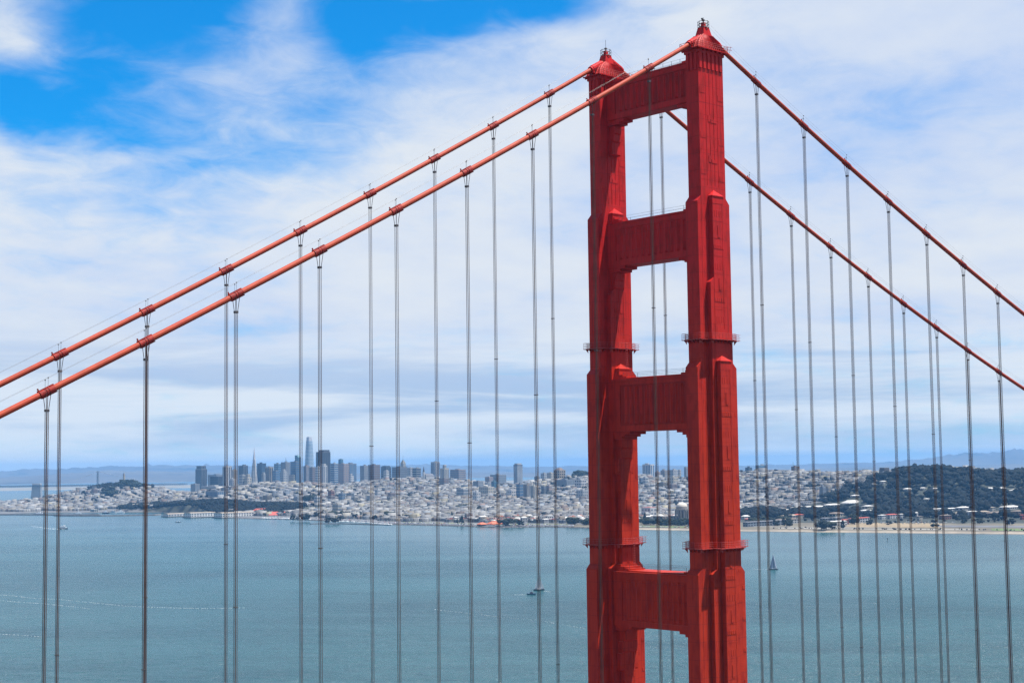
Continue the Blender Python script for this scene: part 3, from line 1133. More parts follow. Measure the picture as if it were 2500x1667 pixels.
def windows(w, d, h, z0, style, n_h, parent, wmat, zmax=None):
    """window strips or panes standing slightly proud of all four sides"""
    m_ = MB()
    top = zmax if zmax else h
    for face in range(4):
        L = w if face % 2 == 0 else d
        o = (d if face % 2 == 0 else w) / 2

        def put(u0, u1, a, b):
            e = .35
            if face == 0:
                m_.box(u0, u1, -o - e, -o + .05, a, b)
            elif face == 1:
                m_.box(o - .05, o + e, u0, u1, a, b)
            elif face == 2:
                m_.box(u0, u1, o - .05, o + e, a, b)
            else:
                m_.box(-o - e, -o + .05, u0, u1, a, b)
        if style == 'h':
            st = (top - z0) / n_h
            for i in range(n_h):
                put(-L / 2 + .8, L / 2 - .8, z0 + st * (i + .25), z0 + st * (i + .8))
        elif style == 'v':
            nv = max(2, round(L / 9.5))
            st = L / nv
            for i in range(nv):
                put(-L / 2 + st * (i + .25), -L / 2 + st * (i + .8), z0 + 2, top - 3)
        elif style == 'g':
            nv = max(2, round(L / 10))
            sv = L / nv
            st = (top - z0) / n_h
            for i in range(n_h):
                for j in range(nv):
                    put(-L / 2 + sv * (j + .22), -L / 2 + sv * (j + .78), z0 + st * (i + .28), z0 + st * (i + .75))
    if m_.v:
        kind(m_.build('windows', wmat, parent), 'stuff')


def building(zk, xl, xr, yt, dist, f, wall, style, wm, label, cat='office tower', name='office_tower', roof='grey', steps=(), yb=None, group=None, pent=True):
    """a building whose near corner splits its width xl..xr at the share f; yt: its roof line"""
    p0, p1 = zp(zk, xl, yt), zp(zk, xr, yt)
    wpx = p1[0] - p0[0]
    cxp = p0[0] + f * wpx
    c = at(cxp, p0[1], dist)
    cap_h = {'apartment block': 34, 'apartment tower': 68, 'hospital': 48, 'school': 13, 'hall': 13}.get(cat, 400)
    for _ in range(60):                      # keep it from standing taller than its kind: walk up the slope
        if c.z - float(terr(c.x + 10, c.y + 10)) <= cap_h:
            break
        dist += 15
        c = at(cxp, p0[1], dist)
    rv = (c - CAM)
    dh = math.hypot(rv.x, rv.y)
    dx, dy = abs(rv.x / dh), abs(rv.y / dh)
    k = dist / FPX
    d_ = max(4, f * wpx * k / dx)           # along y: the shaded north side
    w_ = max(4, (1 - f) * wpx * k / dy)     # along x: the west side
    gx, gy = c.x + w_ / 2, c.y + d_ / 2
    zg = float(np.min(terr(np.array([gx - w_ / 2, gx + w_ / 2]), np.array([gy - d_ / 2, gy + d_ / 2])))) - 1.5
    h = c.z - zg
    t = thing(name, label, cat, (gx, gy, zg), GRID * 0, group)
    body = MB()
    body.box(-w_ / 2, w_ / 2, -d_ / 2, d_ / 2, 0, h)
    b = body.build('wall', WM[wall], t)
    z_low = max(0, h * .05)
    nh = max(3, int(h / 11))
    if style != 'n':
        windows(w_, d_, h - 1.5, z_low, style, nh, t, WIN[wm])
    rt = MB()
    rt.box(-w_ / 2 + .6, w_ / 2 - .6, -d_ / 2 + .6, d_ / 2 - .6, h - .05, h + .6)
    rt.build('roof', ROOFM[roof], t)
    if pent and w_ > 14 and d_ > 10:
        q = MB()
        px_, py_ = rng.uniform(.25, .4) * w_, rng.uniform(.25, .4) * d_
        ox_, oy_ = rng.uniform(-.15, .15) * w_, rng.uniform(-.15, .15) * d_
        q.box(ox_ - px_ / 2, ox_ + px_ / 2, oy_ - py_ / 2, oy_ + py_ / 2, h + .5, h + rng.uniform(3, 6))
        q.build('roof_house', WM[wall if wall not in ('glass',) else 'grey'], t)
    z = h
    for (fw, fd, hh) in steps:
        q = MB()
        q.box(-w_ / 2 * fw, w_ / 2 * fw, -d_ / 2 * fd, d_ / 2 * fd, z - .1, z + hh)
        s_ = q.build('upper_storey', WM[wall], t)
        windows(w_ * fw, d_ * fd, z + hh - 1, z + .5, style if style != 'n' else 'n', max(1, int(hh / 8)), s_, WIN[wm])
        z += hh
    return t, w_, d_, h


def mast(t, h, H, r=.8, x=0, y=0):
    MB().tube([(x, y, h), (x, y, h + H)], [r, r * .4], 6).build('antenna', DARKSTEEL, t)


B_ = building
# ---- downtown
B_('B', 130, 258, 492, 8250, .5, 'slate', 'v', 'dark', 'dark grey office tower with stepped crown, leftmost of the skyline', steps=((.82, .82, 17),))
B_('B', 272, 478, 560, 8420, .45, 'steel', 'h', 'mid', 'low blue grey office slab with roof huts behind the wide black block')
B_('B', 300, 478, 577, 8200, .5, 'dark', 'h', 'dark', 'wide low black office block beside the dark stepped tower', pent=False)
B_('B', 440, 546, 460, 8000, .45, 'white', 'v', 'dark', 'white tower with dark vertical stripes behind the black block')
B_('B', 519, 612, 502, 8050, .45, 'tan', 'v', 'mid', 'tan office tower between the striped white tower and the square grey one')
B_('B', 622, 730, 452, 8150, .5, 'slate', 'v', 'dark', 'square slate grey tower left of the pyramid')
B_('B', 835, 938, 427, 8150, .5, 'navy', 'g', 'blue', 'dark navy tower directly right of the pyramid')
t, w, d, h = B_('B', 930, 1022, 470, 7800, .55, 'tan', 'v', 'dark', 'tan tower with bold dark window columns right of the navy tower')
B_('B', 1015, 1086, 512, 7600, .5, 'steel', 'h', 'blue', 'short blue banded office block below the blue glass tower')
B_('B', 1030, 1116, 432, 8300, .5, 'glass', 'h', 'blue', 'blue glass tower left of the grey tower with a twin mast')
t, w, d, h = B_('B', 1110, 1216, 414, 8100, .5, 'grey', 'g', 'mid', 'grey tower with a thin mast on its roof')
mast(t, h, 26, .9)
mast(t, h, 22, .9, 5, 3)
B_('B', 1219, 1342, 408, 7900, .5, 'slate', 'h', 'blue', 'dark tower with bold blue horizontal bands left of the tallest tower')
t, w, d, h = B_('B', 1270, 1338, 356, 8450, .5, 'teal', 'h', 'blue', 'teal glass tower with a slanting top beside the tallest tower')
q = MB()
q.prism([(-d / 2, h), (d / 2, h), (d / 2, h + 11), (-d / 4, h + 10)], 'x', -w / 2 + .2, w / 2 - .2)
q.build('slanting_top', WM['teal'], t)
mast(t, h + 8, 9, .6)
# ---- stepped dark tower
t, w, d, h = B_('B', 1512, 1677, 296, 7950, .45, 'dark', 'v', 'dark', 'broad dark brown tower with stepped roof right of the tallest tower', pent=False)
q = MB()
q.box(-w / 2 + 9, w / 2 - 3, -d / 2 + 4, d / 2 - 8, h - .1, h + 10.5)
q.build('upper_storey', WM['dark'], t)
B_('B', 1505, 1562, 470, 7250, .5, 'white', 'h', 'mid', 'plain white slab in front of the broad dark brown tower')
B_('B', 1556, 1642, 452, 7150, .5, 'white', 'v', 'mid', 'white stepped tower standing before the broad dark brown tower', steps=((.6, .7, 8),))
B_('B', 1436, 1506, 473, 7800, .5, 'brown', 'g', 'mid', 'grey brown tower under the right flank of the tallest tower')
B_('B', 1368, 1438, 457, 7000, .45, 'pink', 'v', 'mid', 'slim pinkish apartment tower in front of the tallest tower', 'apartment tower', 'apartment_tower')
B_('B', 1680, 1768, 428, 7850, .5, 'pale', 'h', 'blue', 'pale tower with blue window bands right of the broad brown tower')
B_('B', 1770, 1824, 380, 8200, .5, 'teal', 'v', 'blue', 'slim teal tower rising behind the pinkish block')
B_('B', 1768, 1892, 432, 7600, .5, 'pink', 'g', 'mid', 'pinkish stone office block below the slim teal tower')
B_('B', 1822, 1976, 430, 8000, .5, 'steel', 'v', 'blue', 'wide blue grey tower with fine vertical stripes')
B_('B', 1866, 1948, 572, 7050, .55, 'white', 'g', 'mid', 'small white apartment block with a taller stair tower under the blue grey tower', 'apartment block', 'apartment_block', steps=((.5, .6, 12),))
B_('B', 2018, 2112, 455, 7500, .5, 'grey', 'g', 'mid', 'grey tower right of the gap after the blue grey tower')
B_('B', 2108, 2248, 445, 7600, .5, 'brown', 'g', 'mid', 'wide brown hotel tower on the hill', 'hotel', 'hotel_tower')
B_('B', 2260, 2352, 466, 7700, .5, 'slate', 'g', 'mid', 'dark blue grey tower right of the wide brown hotel')
# ---- the middle of the hill in front of downtown
B_('B', 518, 597, 606, 6600, .5, 'white', 'v', 'mid', 'white tower block below the tan tower on the near slope', 'apartment tower', 'apartment_tower')
B_('B', 628, 702, 560, 6500, .55, 'pale', 'h', 'mid', 'pale grey apartment tower beside the cream one', 'apartment tower', 'apartment_tower')
B_('B', 690, 772, 588, 6480, .45, 'cream', 'g', 'mid', 'cream apartment tower with a stepped top left of the pyramid base', 'apartment tower', 'apartment_tower', steps=((.55, .6, 13),))
B_('B', 872, 975, 657, 6400, .55, 'white', 'g', 'dark', 'bright white apartment block with a grid of windows below the pyramid', 'apartment block', 'apartment_block')
B_('B', 886, 934, 548, 7000, .5, 'pale', 'v', 'mid', 'pale slim tower with rounded head right of the pyramid base', steps=((.7, .7, 7),))
B_('B', 1098, 1182, 528, 6750, .5, 'pale', 'g', 'mid', 'pale stepped old tower on the hill left of the tallest tower', 'apartment tower', 'apartment_tower', steps=((.7, .7, 9), (.4, .4, 6)))
B_('B', 1206, 1310, 560, 7000, .5, 'cream', 'g', 'mid', 'cream apartment row low in front of the banded dark tower', 'apartment block', 'apartment_block')
B_('B', 250, 470, 745, 6000, .6, 'steel', 'v', 'blue', 'long blue grey apartment slab above the wooded point', 'apartment block', 'apartment_block')
B_('B', 195, 480, 692, 6500, .6, 'pale', 'h', 'mid', 'long pale low building below the wide black block', 'apartment block', 'apartment_block')
B_('B', 75, 175, 665, 6900, .5, 'grey', 'v', 'mid', 'grey apartment pair at the foot of the leftmost dark tower', 'apartment block', 'apartment_block')
B_('B', 1770, 1850, 770, 5600, .5, 'steel', 'g', 'blue', 'blue grey mid rise among pale houses right of the brick block', 'apartment block', 'apartment_block')
B_('B', 1650, 1725, 745, 5700, .5, 'brick', 'g', 'dark', 'reddish brick mid rise among the pale houses', 'apartment block', 'apartment_block')
B_('B', 1488, 1560, 805, 5200, .5, 'white', 'h', 'mid', 'white boxy mid rise low on the slope under the slim pinkish tower', 'apartment block', 'apartment_block')
B_('B', 1700, 1808, 893, 4750, .6, 'cream', 'h', 'mid', 'long cream building beside dark trees near the shore', 'apartment block', 'apartment_block')
B_('B', 2185, 2256, 725, 5700, .5, 'white', 'g', 'mid', 'white cube of flats on the slope under the wide brown hotel', 'apartment block', 'apartment_block')
# ---- along the ridge to the tower of the bridge
B_('C', 128, 236, 427, 7400, .5, 'navy', 'g', 'mid', 'dark blue gridded tower behind the white ornate front', steps=((.75, .7, 6),))
B_('C', 155, 214, 470, 7200, .5, 'white', 'g', 'mid', 'white ornate hotel front before the dark blue gridded tower', 'hotel', 'hotel_tower', steps=((.6, .6, 6),))
B_('C', 244, 404, 428, 7350, .5, 'slate', 'h', 'mid', 'wide dark slate block below the cream tower with a tall mast')
t, w, d, h = B_('C', 332, 386, 378, 7500, .5, 'cream', 'v', 'mid', 'cream stepped tower with a tall mast behind the slate block', steps=((.7, .7, 6), (.4, .4, 5)))
mast(t, h + 11, 24, .7)
B_('C', 404, 470, 434, 7300, .5, 'pale', 'g', 'mid', 'pale narrow apartment tower right of the slate block', 'apartment tower', 'apartment_tower')
B_('C', 455, 545, 438, 7150, .5, 'grey', 'h', 'dark', 'grey banded block left of the black spire')
B_('C', 648, 744, 374, 6900, .45, 'pale', 'v', 'blue', 'tall white and blue glass apartment tower right of the black spire', 'apartment tower', 'apartment_tower')
B_('C', 746, 838, 440, 6800, .5, 'cream', 'v', 'mid', 'cream old apartment tower with a raised centre', 'apartment tower', 'apartment_tower', steps=((.42, .42, 16),))
B_('C', 738, 838, 550, 6300, .5, 'brown', 'g', 'mid', 'brown brick flats under the cream tower with a raised centre', 'apartment block', 'apartment_block')
B_('C', 850, 1014, 454, 6900, .55, 'pink', 'h', 'mid', 'wide grey pink hospital block on the ridge left of the gap to the far bay', 'hospital', 'hospital_block')
B_('C', 1214, 1300, 530, 6700, .5, 'pink', 'g', 'mid', 'pinkish flats right of the gap to the far bay', 'apartment block', 'apartment_block')
B_('C', 1268, 1436, 507, 6900, .5, 'grey', 'h', 'mid', 'wide grey hospital building behind the pinkish flats', 'hospital', 'hospital_block')
B_('C', 1280, 1342, 578, 6200, .5, 'teal', 'h', 'blue', 'teal mid rise below the wide grey hospital building', 'apartment block', 'apartment_block')
t, w, d, h = B_('C', 1512, 1606, 404, 7000, .42, 'pale', 'v', 'mid', 'lone tall pale tower with a dark band under its roof', 'apartment tower', 'apartment_tower', pent=False)
MB().box(-w / 2 - .5, w / 2 + .5, -d / 2 - .5, d / 2 + .5, h - 5, h + .8).build('crown_band', WM['slate'], t)
q = MB()
q.box(-w / 2 * .8, w / 2 * .8, -d / 2 * .8, d / 2 * .8, h + .6, h + 8)
q.build('upper_storey', WM['pale'], t)
B_('C', 1728, 1792, 526, 6500, .5, 'grey', 'h', 'mid', 'grey flats behind the group of suspender ropes left of the leg', 'apartment block', 'apartment_block')
B_('C', 1796, 1870, 492, 6300, .5, 'pale', 'g', 'mid', 'pale wide flats left of the brown hilltop tower', 'apartment block', 'apartment_block')
B_('C', 1862, 1942, 488, 6250, .5, 'cream', 'g', 'mid', 'cream flats against the brown hilltop tower', 'apartment block', 'apartment_block')
t, w, d, h = B_('C', 1930, 2054, 458, 6200, .5, 'tan', 'g', 'dark', 'brown hilltop apartment tower with domed roof next to the wooded knoll', 'apartment tower', 'apartment_tower', pent=False)
q = MB()
q.frustum(-w / 2 * .75, w / 2 * .75, -d / 2 * .75, d / 2 * .75, h, -w / 2 * .35, w / 2 * .35, -d / 2 * .35, d / 2 * .35, h + 9)
q.build('domed_roof', WM['brown'], t)
B_('C', 1540, 1614, 602, 5700, .5, 'steel', 'h', 'blue', 'blue grey tower left of a run of beige towers', 'apartment tower', 'apartment_tower')
B_('C', 1612, 1692, 608, 5750, .5, 'stone', 'v', 'mid', 'beige tower with vertical window bays', 'apartment tower', 'apartment_tower')
B_('C', 1690, 1756, 618, 5650, .5, 'cream', 'v', 'mid', 'cream tower right of the beige one with vertical bays', 'apartment tower', 'apartment_tower')
B_('C', 1800, 1856, 628, 5600, .5, 'slate', 'g', 'mid', 'dark slate flats right of the cream tower', 'apartment block', 'apartment_block')
B_('C', 1852, 1912, 620, 5650, .5, 'pink', 'g', 'mid', 'pinkish flats beside the dark slate flats', 'apartment block', 'apartment_block')
B_('C', 1940, 2150, 560, 5950, .6, 'steel', 'v', 'mid', 'long row of blue grey flats left of the white gridded block', 'apartment block', 'apartment_block')
B_('C', 2150, 2272, 556, 5800, .55, 'white', 'g', 'dark', 'white block with a clear window grid beside the farther bridge leg', 'apartment block', 'apartment_block')
B_('C', 2168, 2290, 668, 5300, .55, 'pale', 'g', 'mid', 'pale flats below the white gridded block', 'apartment block', 'apartment_block')
B_('C', 1088, 1200, 574, 6200, .5, 'grey', 'g', 'mid', 'grey flats under the gap to the far bay', 'apartment block', 'apartment_block')
B_('C', 1150, 1312, 634, 5700, .6, 'cream', 'g', 'mid', 'row of cream flats below the grey flats', 'apartment block', 'apartment_block')
B_('C', 1086, 1168, 688, 5300, .5, 'white', 'g', 'mid', 'plain white block beside dark round trees on the slope', 'apartment block', 'apartment_block')
B_('C', 916, 1052, 655, 5600, .55, 'pale', 'h', 'mid', 'pale low flats above the dark round trees', 'apartment block', 'apartment_block')
B_('C', 1436, 1536, 668, 5500, .55, 'white', 'g', 'mid', 'white flats left of the blue grey tower', 'apartment block', 'apartment_block')
B_('C', 66, 124, 660, 5700, .5, 'white', 'g', 'mid', 'white tower like block above the pale rooftops at the foot of the hotel hill', 'apartment block', 'apartment_block')
B_('C', 1096, 1340, 838, 4500, .7, 'white', 'g', 'mid', 'long white school building with a row of arched windows', 'school', 'school_building', 'pale')
# ---- right of the farther leg
B_('D', 145, 293, 272, 6350, .68, 'white', 'v', 'blue', 'white tower with blue window columns seen between the bridge legs', 'apartment tower', 'apartment_tower')
B_('D', 300, 372, 368, 6200, .5, 'pink', 'g', 'mid', 'pinkish flats right of the tower with blue window columns', 'apartment block', 'apartment_block')
B_('D', 372, 472, 347, 6100, .5, 'stone', 'g', 'mid', 'stone coloured flats seen between the bridge legs', 'apartment block', 'apartment_block')
B_('D', 470, 592, 342, 6150, .5, 'pale', 'g', 'mid', 'pale flats on the ridge close to the nearer bridge leg', 'apartment block', 'apartment_block')
B_('D', 590, 628, 338, 6000, .5, 'cream', 'g', 'mid', 'narrow cream flats close to the nearer bridge leg', 'apartment block', 'apartment_block')
B_('D', 664, 712, 306, 6200, .5, 'grey', 'v', 'mid', 'grey tower half hidden by the nearer bridge leg', 'apartment tower', 'apartment_tower')
B_('D', 150, 216, 432, 5700, .5, 'white', 'h', 'mid', 'white slab on the slope below the tower with blue window columns', 'apartment block', 'apartment_block')
B_('D', 462, 592, 432, 5500, .55, 'cream', 'g', 'mid', 'cream flats on the slope seen between the legs', 'apartment block', 'apartment_block')
B_('D', 104, 150, 440, 5750, .5, 'steel', 'g', 'blue', 'blue grey flats beside the farther leg, behind the white slab', 'apartment block', 'apartment_block')
B_('D', 1428, 1514, 312, 6700, .5, 'navy', 'n', 'blue', 'dark navy tower alone on the ridge right of the bridge')
B_('D', 1556, 1690, 284, 6600, .3, 'glass', 'h', 'blue', 'blue glass tower behind the ropes right of the bridge')
B_('D', 1362, 1380, 345, 6600, .5, 'steel', 'n', 'blue', 'narrow blue tower at the edge of the nearer bridge leg')
t, w, d, h = B_('D', 2003, 2106, 300, 5600, .4, 'brown', 'g', 'mid', 'brown hospital block with a thin chimney on the wooded ridge', 'hospital', 'hospital_block')
mast(t, h, 18, .8, -w / 2 + 2, 0)
B_('E', 846, 942, 264, 4900, .5, 'dark', 'n', 'dark', 'dark flat roofed block among the ridge houses', 'apartment block', 'apartment_block', pent=False)
B_('E', 846, 912, 310, 4700, .5, 'steel', 'h', 'blue', 'blue grey block among pale houses below the dark ridge block', 'apartment block', 'apartment_block')
B_('E', 284, 330, 462, 4250, .5, 'tan', 'g', 'mid', 'tan brick flats at the park edge', 'apartment block', 'apartment_block')
B_('E', 216, 284, 462, 4250, .5, 'steel', 'g', 'mid', 'blue grey flats beside the tan brick flats at the park edge', 'apartment block', 'apartment_block')

# ---- the tallest tower: rounded glass bullet
px0, py0 = zp('B', 1380, 125)
px1, _ = zp('B', 1490, 125)
dist = 8550.0
top = at((px0 + px1) / 2, py0, dist)
R0 = (px1 - px0) / 2 * dist / FPX
zg = float(terr(top.x, top.y))
t = thing('glass_tower', 'tallest tower, pale blue glass tapering to a rounded top', 'skyscraper', (top.x, top.y, zg))
H = top.z - zg


def bullet(u):
    return R0 * (1.0 if u < .35 else (1 - .42 * ((u - .35) / .65) ** 1.8))


def sq(r, z, n=20):
    out = []
    for k in range(n):
        a = 2 * math.pi * (k + .5) / n
        ca, sa = math.cos(a), math.sin(a)
        e = 4.0
        q = (abs(ca) ** e + abs(sa) ** e) ** (-1 / e)
        out.append((r * q * ca * .82, r * q * sa * .82, z))
    return out


def loft(rings):
    n = len(rings[0])
    vs = [p for r in rings for p in r]
    fs = [(i * n + k, i * n + (k + 1) % n, (i + 1) * n + (k + 1) % n, (i + 1) * n + k) for i in range(len(rings) - 1) for k in range(n)]
    fs += [tuple(range(n - 1, -1, -1)), tuple(range((len(rings) - 1) * n, len(rings) * n))]
    return MB().add(vs, fs)


loft([sq(bullet(u), H * u) for u in np.linspace(0, .93, 24)]).build('wall', mat('pale blue glass', (.17, .29, .40), .22, .1, .01, spec=.7), t)
loft([sq(bullet(u) * .985, H * u) for u in np.linspace(.93, 1.0, 5)]).build('crown', mat('pale crown lattice', (.38, .40, .43), .5, .1, .05), t)
m_ = MB()
for i in range(38):
    u = .04 + .9 * i / 38
    r1, r2 = sq(bullet(u) + .7, H * u), sq(bullet(u) + .7, H * u + 2.4)
    n = len(r1)
    m_.add(r1 + r2, [(k, (k + 1) % n, n + (k + 1) % n, n + k) for k in range(n)])
kind(m_.build('sunshade_bands', mat('pale sunshade', (.42, .46, .50), .4, .1, .05), t), 'stuff')

# ---- the pyramid tower
ax, ay = zp('B', 803, 245)
dist = 7850.0
top = at(ax, ay, dist)
zg = float(terr(top.x, top.y))
t = thing('pyramid_tower', 'slender white pyramid skyscraper with a needle tip and side wings', 'skyscraper', (top.x, top.y, zg))
H = top.z - zg
hb = 100 / 4.704 * dist / FPX / 2 / 1.35 * 1.12
zs = H * .70
m_ = MB()
m_.frustum(-hb, hb, -hb, hb, 0, -hb * .32, hb * .32, -hb * .32, hb * .32, zs)
m_.build('wall', mat('pale quartz panel', (.36, .355, .34), .7, .1, .02), t)
m_ = MB()
m_.frustum(-hb * .32, hb * .32, -hb * .32, hb * .32, zs, -.4, .4, -.4, .4, H)
m_.build('spire', mat('grey aluminium louvres', (.36, .37, .40), .5, .1, .02), t)
m_ = MB()
for s in (-1, 1):
    m_.frustum(-3, 3, s * hb * .62 - 4, s * hb * .62 + 4, H * .42, -3, 3, s * hb * .30 - 3, s * hb * .30 + 3, H * .76)
    m_.box(-3.1, 3.1, s * hb * .62 - 4.2, s * hb * .62 + 4.2, H * .30, H * .42)
m_.build('wing', mat('pale quartz panel', (.5, .49, .47)), t)
m_ = MB()
for i in range(22):
    u = .06 + .88 * i / 22
    z = zs * u
    r = hb * (1 - .68 * u) + .25
    m_.box(-r, r, -r, r, z, z + 2.6)
kind(m_.build('windows', WIN['mid'], t), 'stuff')

# ---- fluted white tower on the wooded hill
px0, _ = zp('A', 1412, 540)
px1, py0 = zp('A', 1437, 540)
dist = 7236.0
top = at((px0 + px1) / 2, py0, dist)
zg = float(terr(top.x, top.y))
t = thing('hilltop_tower', 'pale round fluted tower standing on the wooded hill', 'tower', (top.x, top.y, zg))
r = (px1 - px0) / 2 * dist / FPX
H = top.z - zg
n = 24
loft([[((r * (1 if k % 2 else .9)) * math.cos(2 * math.pi * k / n), (r * (1 if k % 2 else .9)) * math.sin(2 * math.pi * k / n), z) for k in range(n)] for z in (0, H * .86)]).build('shaft', WM['cream'], t)
loft([[(r * .86 * math.cos(2 * math.pi * k / n), r * .86 * math.sin(2 * math.pi * k / n), z) for k in range(n)] for z in (H * .86, H)]).build('lantern', WM['pale'], t)
MB().tube([(0, 0, H * .84), (0, 0, H * .875)], r * 1.02, 24).build('ledge', WM['cream'], t)

# ---- church spire on the ridge
sx, sy = zp('C', 575, 420)
top = at(sx, sy, 7000)
zg = float(terr(top.x, top.y))
t = thing('church', 'church with a thin black spire on the ridge', 'church', (top.x, top.y, zg))
H = top.z - zg
MB().frustum(-3.5, 3.5, -3.5, 3.5, H * .62, -.3, .3, -.3, .3, H).build('spire', WM['dark'], t)
m_ = MB()
m_.box(-4, 4, -4, 4, 0, H * .625)
m_.box(4, 50, -12, 12, 0, H * .35)
m_.build('wall', WM['pale'], t)
MB().prism([(-12.5, H * .35), (12.5, H * .35), (0, H * .5)], 'x', 3.9, 51).build('roof', ROOFM['slate'], t)

# ---- domed rotunda and colonnade by the lagoon
rx, ry = zp('D', 636, 745)
dist = 3990.0
top = at(rx, ry, dist)
zg = float(terr(top.x, top.y))
H = top.z - zg
R = 92 / 5.113 * dist / FPX
t = thing('domed_rotunda', 'stone rotunda with a pale dome seen between the bridge legs', 'rotunda', (top.x, top.y, zg))
n = 24


def ringz(r, z, n=24):
    return [(r * math.cos(2 * math.pi * (k + .5) / n), r * math.sin(2 * math.pi * (k + .5) / n), z) for k in range(n)]


zd = H * .76
loft([ringz(R * .74, zd)] + [ringz(R * .72 * math.cos(a), zd + 1.5 + (H - zd - 1.5) * math.sin(a)) for a in np.linspace(0, 1.5, 8)]).build('dome', mat('pale dome', (.46, .41, .34), .8, .1, .05), t, True)
loft([ringz(R * .80, zd - 5), ringz(R * .78, zd + .5)]).build('drum', WM['stone'], t)
loft([ringz(R * .98, zd - 9, 8), ringz(R * 1.0, zd - 5, 8), ringz(R * .9, zd - 4.8, 8)]).build('cornice', WM['stone'], t)
loft([ringz(R * .66, 0, 8), ringz(R * .66, zd - 9, 8)]).build('wall', WM['brown'], t)
for k in range(8):
    a = 2 * math.pi * (k + .5) / 8
    c = MB()
    for da in (-.16, .16):
        x, y = R * .9 * math.cos(a + da), R * .9 * math.sin(a + da)
        c.tube([(x, y, 0), (x, y, zd - 9)], 1.5, 8)
    c.build('columns', WM['stone'], t)
for (xl, xr, yt, lab) in ((280, 470, 918, 'long low exhibition hall with pale roof left of the domed rotunda'), (490, 690, 915, 'long low stone colonnade hall in front of the domed rotunda')):
    B_('D', xl, xr, yt, 3900, .62, 'stone', 'g', 'dark', lab, 'hall', 'exhibition_hall', 'pale', pent=False)
B_('D', 130, 322, 812, 4150, .6, 'white', 'g', 'mid', 'white apartment row under a red roof left of the domed rotunda', 'apartment block', 'apartment_block', 'red', pent=False)

# ---- low buildings of the park by the beach


HALLS = []


def hall(zk, xl, xr, yt, dist, f, wall, roof, label, pitch=.12, cat='hall', name='park_building', hmin=5, style='g', group=None):
    p0, p1 = zp(zk, xl, yt), zp(zk, xr, yt)
    wpx = p1[0] - p0[0]
    c = at(p0[0] + f * wpx, p0[1], dist)
    cap_h = 9.5 if name == 'villa' else (16 if cat == 'tower' else 12.5)
    for _ in range(160):                     # walk up the slope until the roof is a plausible height above the ground
        if c.z - float(terr(c.x + 8, c.y + 8)) <= cap_h:
            break
        dist += 15
        c = at(p0[0] + f * wpx, p0[1], dist)
    rv = c - CAM
    dh = math.hypot(rv.x, rv.y)
    k = dist / FPX
    d_ = max(6, f * wpx * k / abs(rv.x / dh))
    w_ = max(6, (1 - f) * wpx * k / abs(rv.y / dh))
    gx, gy = c.x + w_ / 2, c.y + d_ / 2
    zg = float(terr(gx, gy)) - .5
    h = max(hmin, c.z - zg)
    HALLS.append((gx, gy, w_, d_, 60 if name == 'villa' else 150))
    ri = min(w_, d_) * pitch
    hw = max(hmin * .6, h - ri)
    t = thing(name, label, cat, (gx, gy, zg), 0, group)
    MB().box(-w_ / 2, w_ / 2, -d_ / 2, d_ / 2, 0, hw).build('wall', WM[wall], t)
    windows(w_, d_, hw, .8, style, max(1, int(hw / 4.5)), t, WIN['dark'])
    e = .8
    r_ = MB()
    a, b = w_ / 2 + e, d_ / 2 + e
    if w_ > d_:
        i = min(b, a * .8)
        r_.add([(-a, -b, hw), (a, -b, hw), (a, b, hw), (-a, b, hw), (-a + i * .6, 0, hw + ri), (a - i * .6, 0, hw + ri)], [(0, 1, 5, 4), (1, 2, 5), (2, 3, 4, 5), (3, 0, 4), (3, 2, 1, 0)])
    else:
        i = min(a, b * .8)
        r_.add([(-a, -b, hw), (a, -b, hw), (a, b, hw), (-a, b, hw), (0, -b + i * .6, hw + ri), (0, b - i * .6, hw + ri)], [(0, 1, 4), (1, 2, 5, 4), (2, 3, 5), (3, 0, 4, 5), (3, 2, 1, 0)])
    r_.build('roof', ROOFM[roof], t)
    return t


hall('D', 1760, 2055, 838, 3760, .25, 'white', 'pale', 'large white hall with a pale pitched roof left of the park')
hall('D', 1995, 2352, 800, 3860, .2, 'white', 'pale', 'long white hall with a pale roof right behind the large white hall')
hall('D', 1862, 2185, 765, 3960, .2, 'grey', 'slate', 'long slate roofed barrack behind the large white hall')
hall('D', 2070, 2352, 735, 4060, .2, 'grey', 'slate', 'slate roofed barrack farther up behind the first one')
hall('D', 1378, 1485, 905, 3760, .4, 'white', 'pale', 'white gabled house right of the nearer bridge leg', .3)
hall('D', 1420, 1600, 940, 3640, .5, 'pink', 'red', 'low house with a pink red roof right of the nearer bridge leg')
hall('D', 2010, 2160, 890, 3680, .5, 'cream', 'red', 'small building with a bright red roof before the white halls')
hall('D', 1860, 2110, 900, 3620, .4, 'pink', 'tan', 'brownish low house in front of the large white hall')
hall('D', 1790, 2100, 952, 3560, .25, 'pale', 'brown', 'long low shed with a grey brown roof near the shore')
hall('D', 1400, 1900, 985, 3530, .12, 'steel', 'slate', 'long dark low shed just behind the beach')
hall('E', 442, 664, 616, 3860, .4, 'white', 'pale', 'white gabled hall with tall windows at the wood edge', .25)
hall('E', 255, 440, 640, 3820, .4, 'white', 'pale', 'pale hall in line left of the white gabled hall')
hall('E', 100, 278, 660, 3780, .4, 'white', 'pale', 'small white hall left of the pale hall')
hall('E', 660, 782, 654, 3820, .5, 'cream', 'pale', 'low cream wing right of the white gabled hall')
hall('E', 628, 760, 700, 3700, .5, 'white', 'pale', 'two storey white house beside a dark tree')
hall('E', 490, 560, 690, 3720, .5, 'pink', 'tan', 'small tan roofed house left of the two storey white house')
hall('E', 290, 480, 728, 3640, .5, 'cream', 'brown', 'low brown roofed house among trees')
hall('E', 220, 330, 782, 3560, .5, 'steel', 'slate', 'small grey blue shed left of the red roofed rows')
